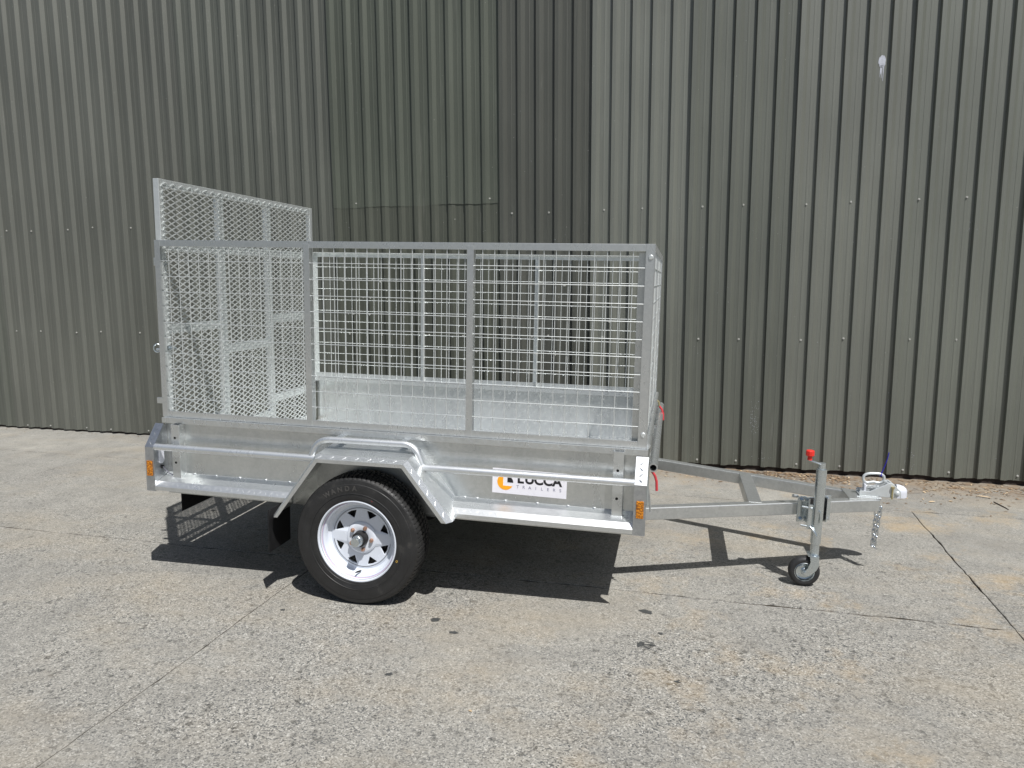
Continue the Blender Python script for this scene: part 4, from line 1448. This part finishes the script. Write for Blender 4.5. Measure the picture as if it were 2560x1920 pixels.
for a in (-0.066, 0.072):
    for zz in (0.360, 0.461):
        q = Vector(bc(a, 0.0075, zz))
        q2 = q - by * 0.010
        q3 = q - by * 0.018
        part('clamp_bolt', MB().tube([q, q2], 0.0095, 6).tube([q2, q3], 0.0048, 8), 'chrome', cl)
part('clamp_knob', MB().tube([bc(-0.085, -0.01, 0.474), bc(-0.110, -0.006, 0.478)], 0.009, 10), 'bar', cl, smooth=40)

# ------------------------------------------------------------------ leaf litter against the wall and single larger pieces
rng = random.Random(77)
mb = MB()
def leaf(mb, x, y, z, ln, wd, rot, tilt, curl):
    ca, sa2 = math.cos(rot), math.sin(rot)
    pts = []
    for a, w, h in ((-0.5, 0.0, 0.0), (-0.2, 0.5, curl), (0.2, 0.42, curl), (0.5, 0.0, 0.0), (0.2, -0.42, curl * 0.6), (-0.2, -0.5, curl * 0.6)):
        dx, dy = a * ln, w * wd
        zz = z + abs(h) + dx * tilt + abs(tilt) * ln * 0.5
        pts.append((x + dx * ca - dy * sa2, y + dx * sa2 + dy * ca, zz))
    mb.add(pts, [(0, 1, 5), (1, 2, 4, 5), (2, 3, 4)])
def put(n, s0, s1, dmax, lo, hi):
    for _ in range(n):
        s = rng.uniform(s0, s1)
        dd = 0.03 + abs(rng.gauss(0, dmax))
        p = wp(s, dd, 0)
        leaf(mb, p[0], p[1], 0.001, rng.uniform(lo, hi), rng.uniform(lo, hi) * 0.35, rng.uniform(0, 6.28), rng.uniform(-0.15, 0.15), rng.uniform(0.001, 0.006))
put(420, 2.9, 3.9, 0.13, 0.012, 0.05)
put(300, 3.8, 5.4, 0.27, 0.010, 0.045)
put(60, 2.2, 3.0, 0.22, 0.010, 0.04)
put(160, -4.5, 2.4, 0.07, 0.006, 0.022)
for _ in range(120):
    s = rng.uniform(2.8, 5.2)
    p = wp(s, 0.03 + abs(rng.gauss(0, 0.16)), 0)
    a = rng.uniform(0, 6.28)
    ln = rng.uniform(0.02, 0.09)
    mb.tube([(p[0], p[1], 0.003), (p[0] + ln * math.cos(a), p[1] + ln * math.sin(a), 0.003 + rng.uniform(0, 0.006))], 0.0012, 4)
lo = link('leaf_litter', mb.mesh('leaf_litter', 'leaf'))
tag(lo, 'brown dry leaf litter swept against the foot of the ribbed wall', 'leaf litter', kind='stuff')
mb = MB()
for _ in range(130):
    s = rng.uniform(2.3, 5.3)
    p = wp(s, 0.04 + abs(rng.gauss(0, 0.22)), 0)
    leaf(mb, p[0], p[1], 0.002, rng.uniform(0.012, 0.045), rng.uniform(0.006, 0.014), rng.uniform(0, 6.28), rng.uniform(-0.2, 0.2), rng.uniform(0.001, 0.006))
for x, y in ((-1.0, 1.55), (-2.9, 1.2), (3.3, 0.9), (1.9, -0.9), (3.5, 1.2)):
    leaf(mb, x, y, 0.001, 0.02, 0.008, x * 3, 0.1, 0.003)
lo = link('leaf_litter', mb.mesh('leaf_litter', 'leaf_pale'))
tag(lo, 'pale straw-coloured leaf scraps scattered over the concrete by the wall', 'leaf litter', kind='stuff')
mb = MB().tube([(4.715, 2.185, 0.004), (4.722, 2.12, 0.005), (4.735, 2.06, 0.004), (4.738, 2.015, 0.003)], [0.003, 0.0034, 0.003, 0.0018], 6)
tw = link('twig', mb.mesh('twig', 'twig', smooth=60))
tag(tw, 'thin dark twig lying alone on the concrete near the wall', 'twig')
def single_leaf(x, y, ln, wd, rot, mat, label):
    m3 = MB()
    leaf(m3, x, y, 0.002, ln, wd, rot, 0.08, 0.005)
    o = link('fallen_leaf', m3.mesh('fallen_leaf', mat))
    tag(o, label, 'leaf', 'fallen leaves on the concrete')
single_leaf(4.693, 2.29, 0.10, 0.016, -0.7, 'leaf_pale', 'long pale narrow leaf lying beside the dark twig')
single_leaf(4.306, 2.098, 0.05, 0.014, 0.2, 'leaf_pale', 'short orange-tan leaf lying apart on open concrete near the coupling')
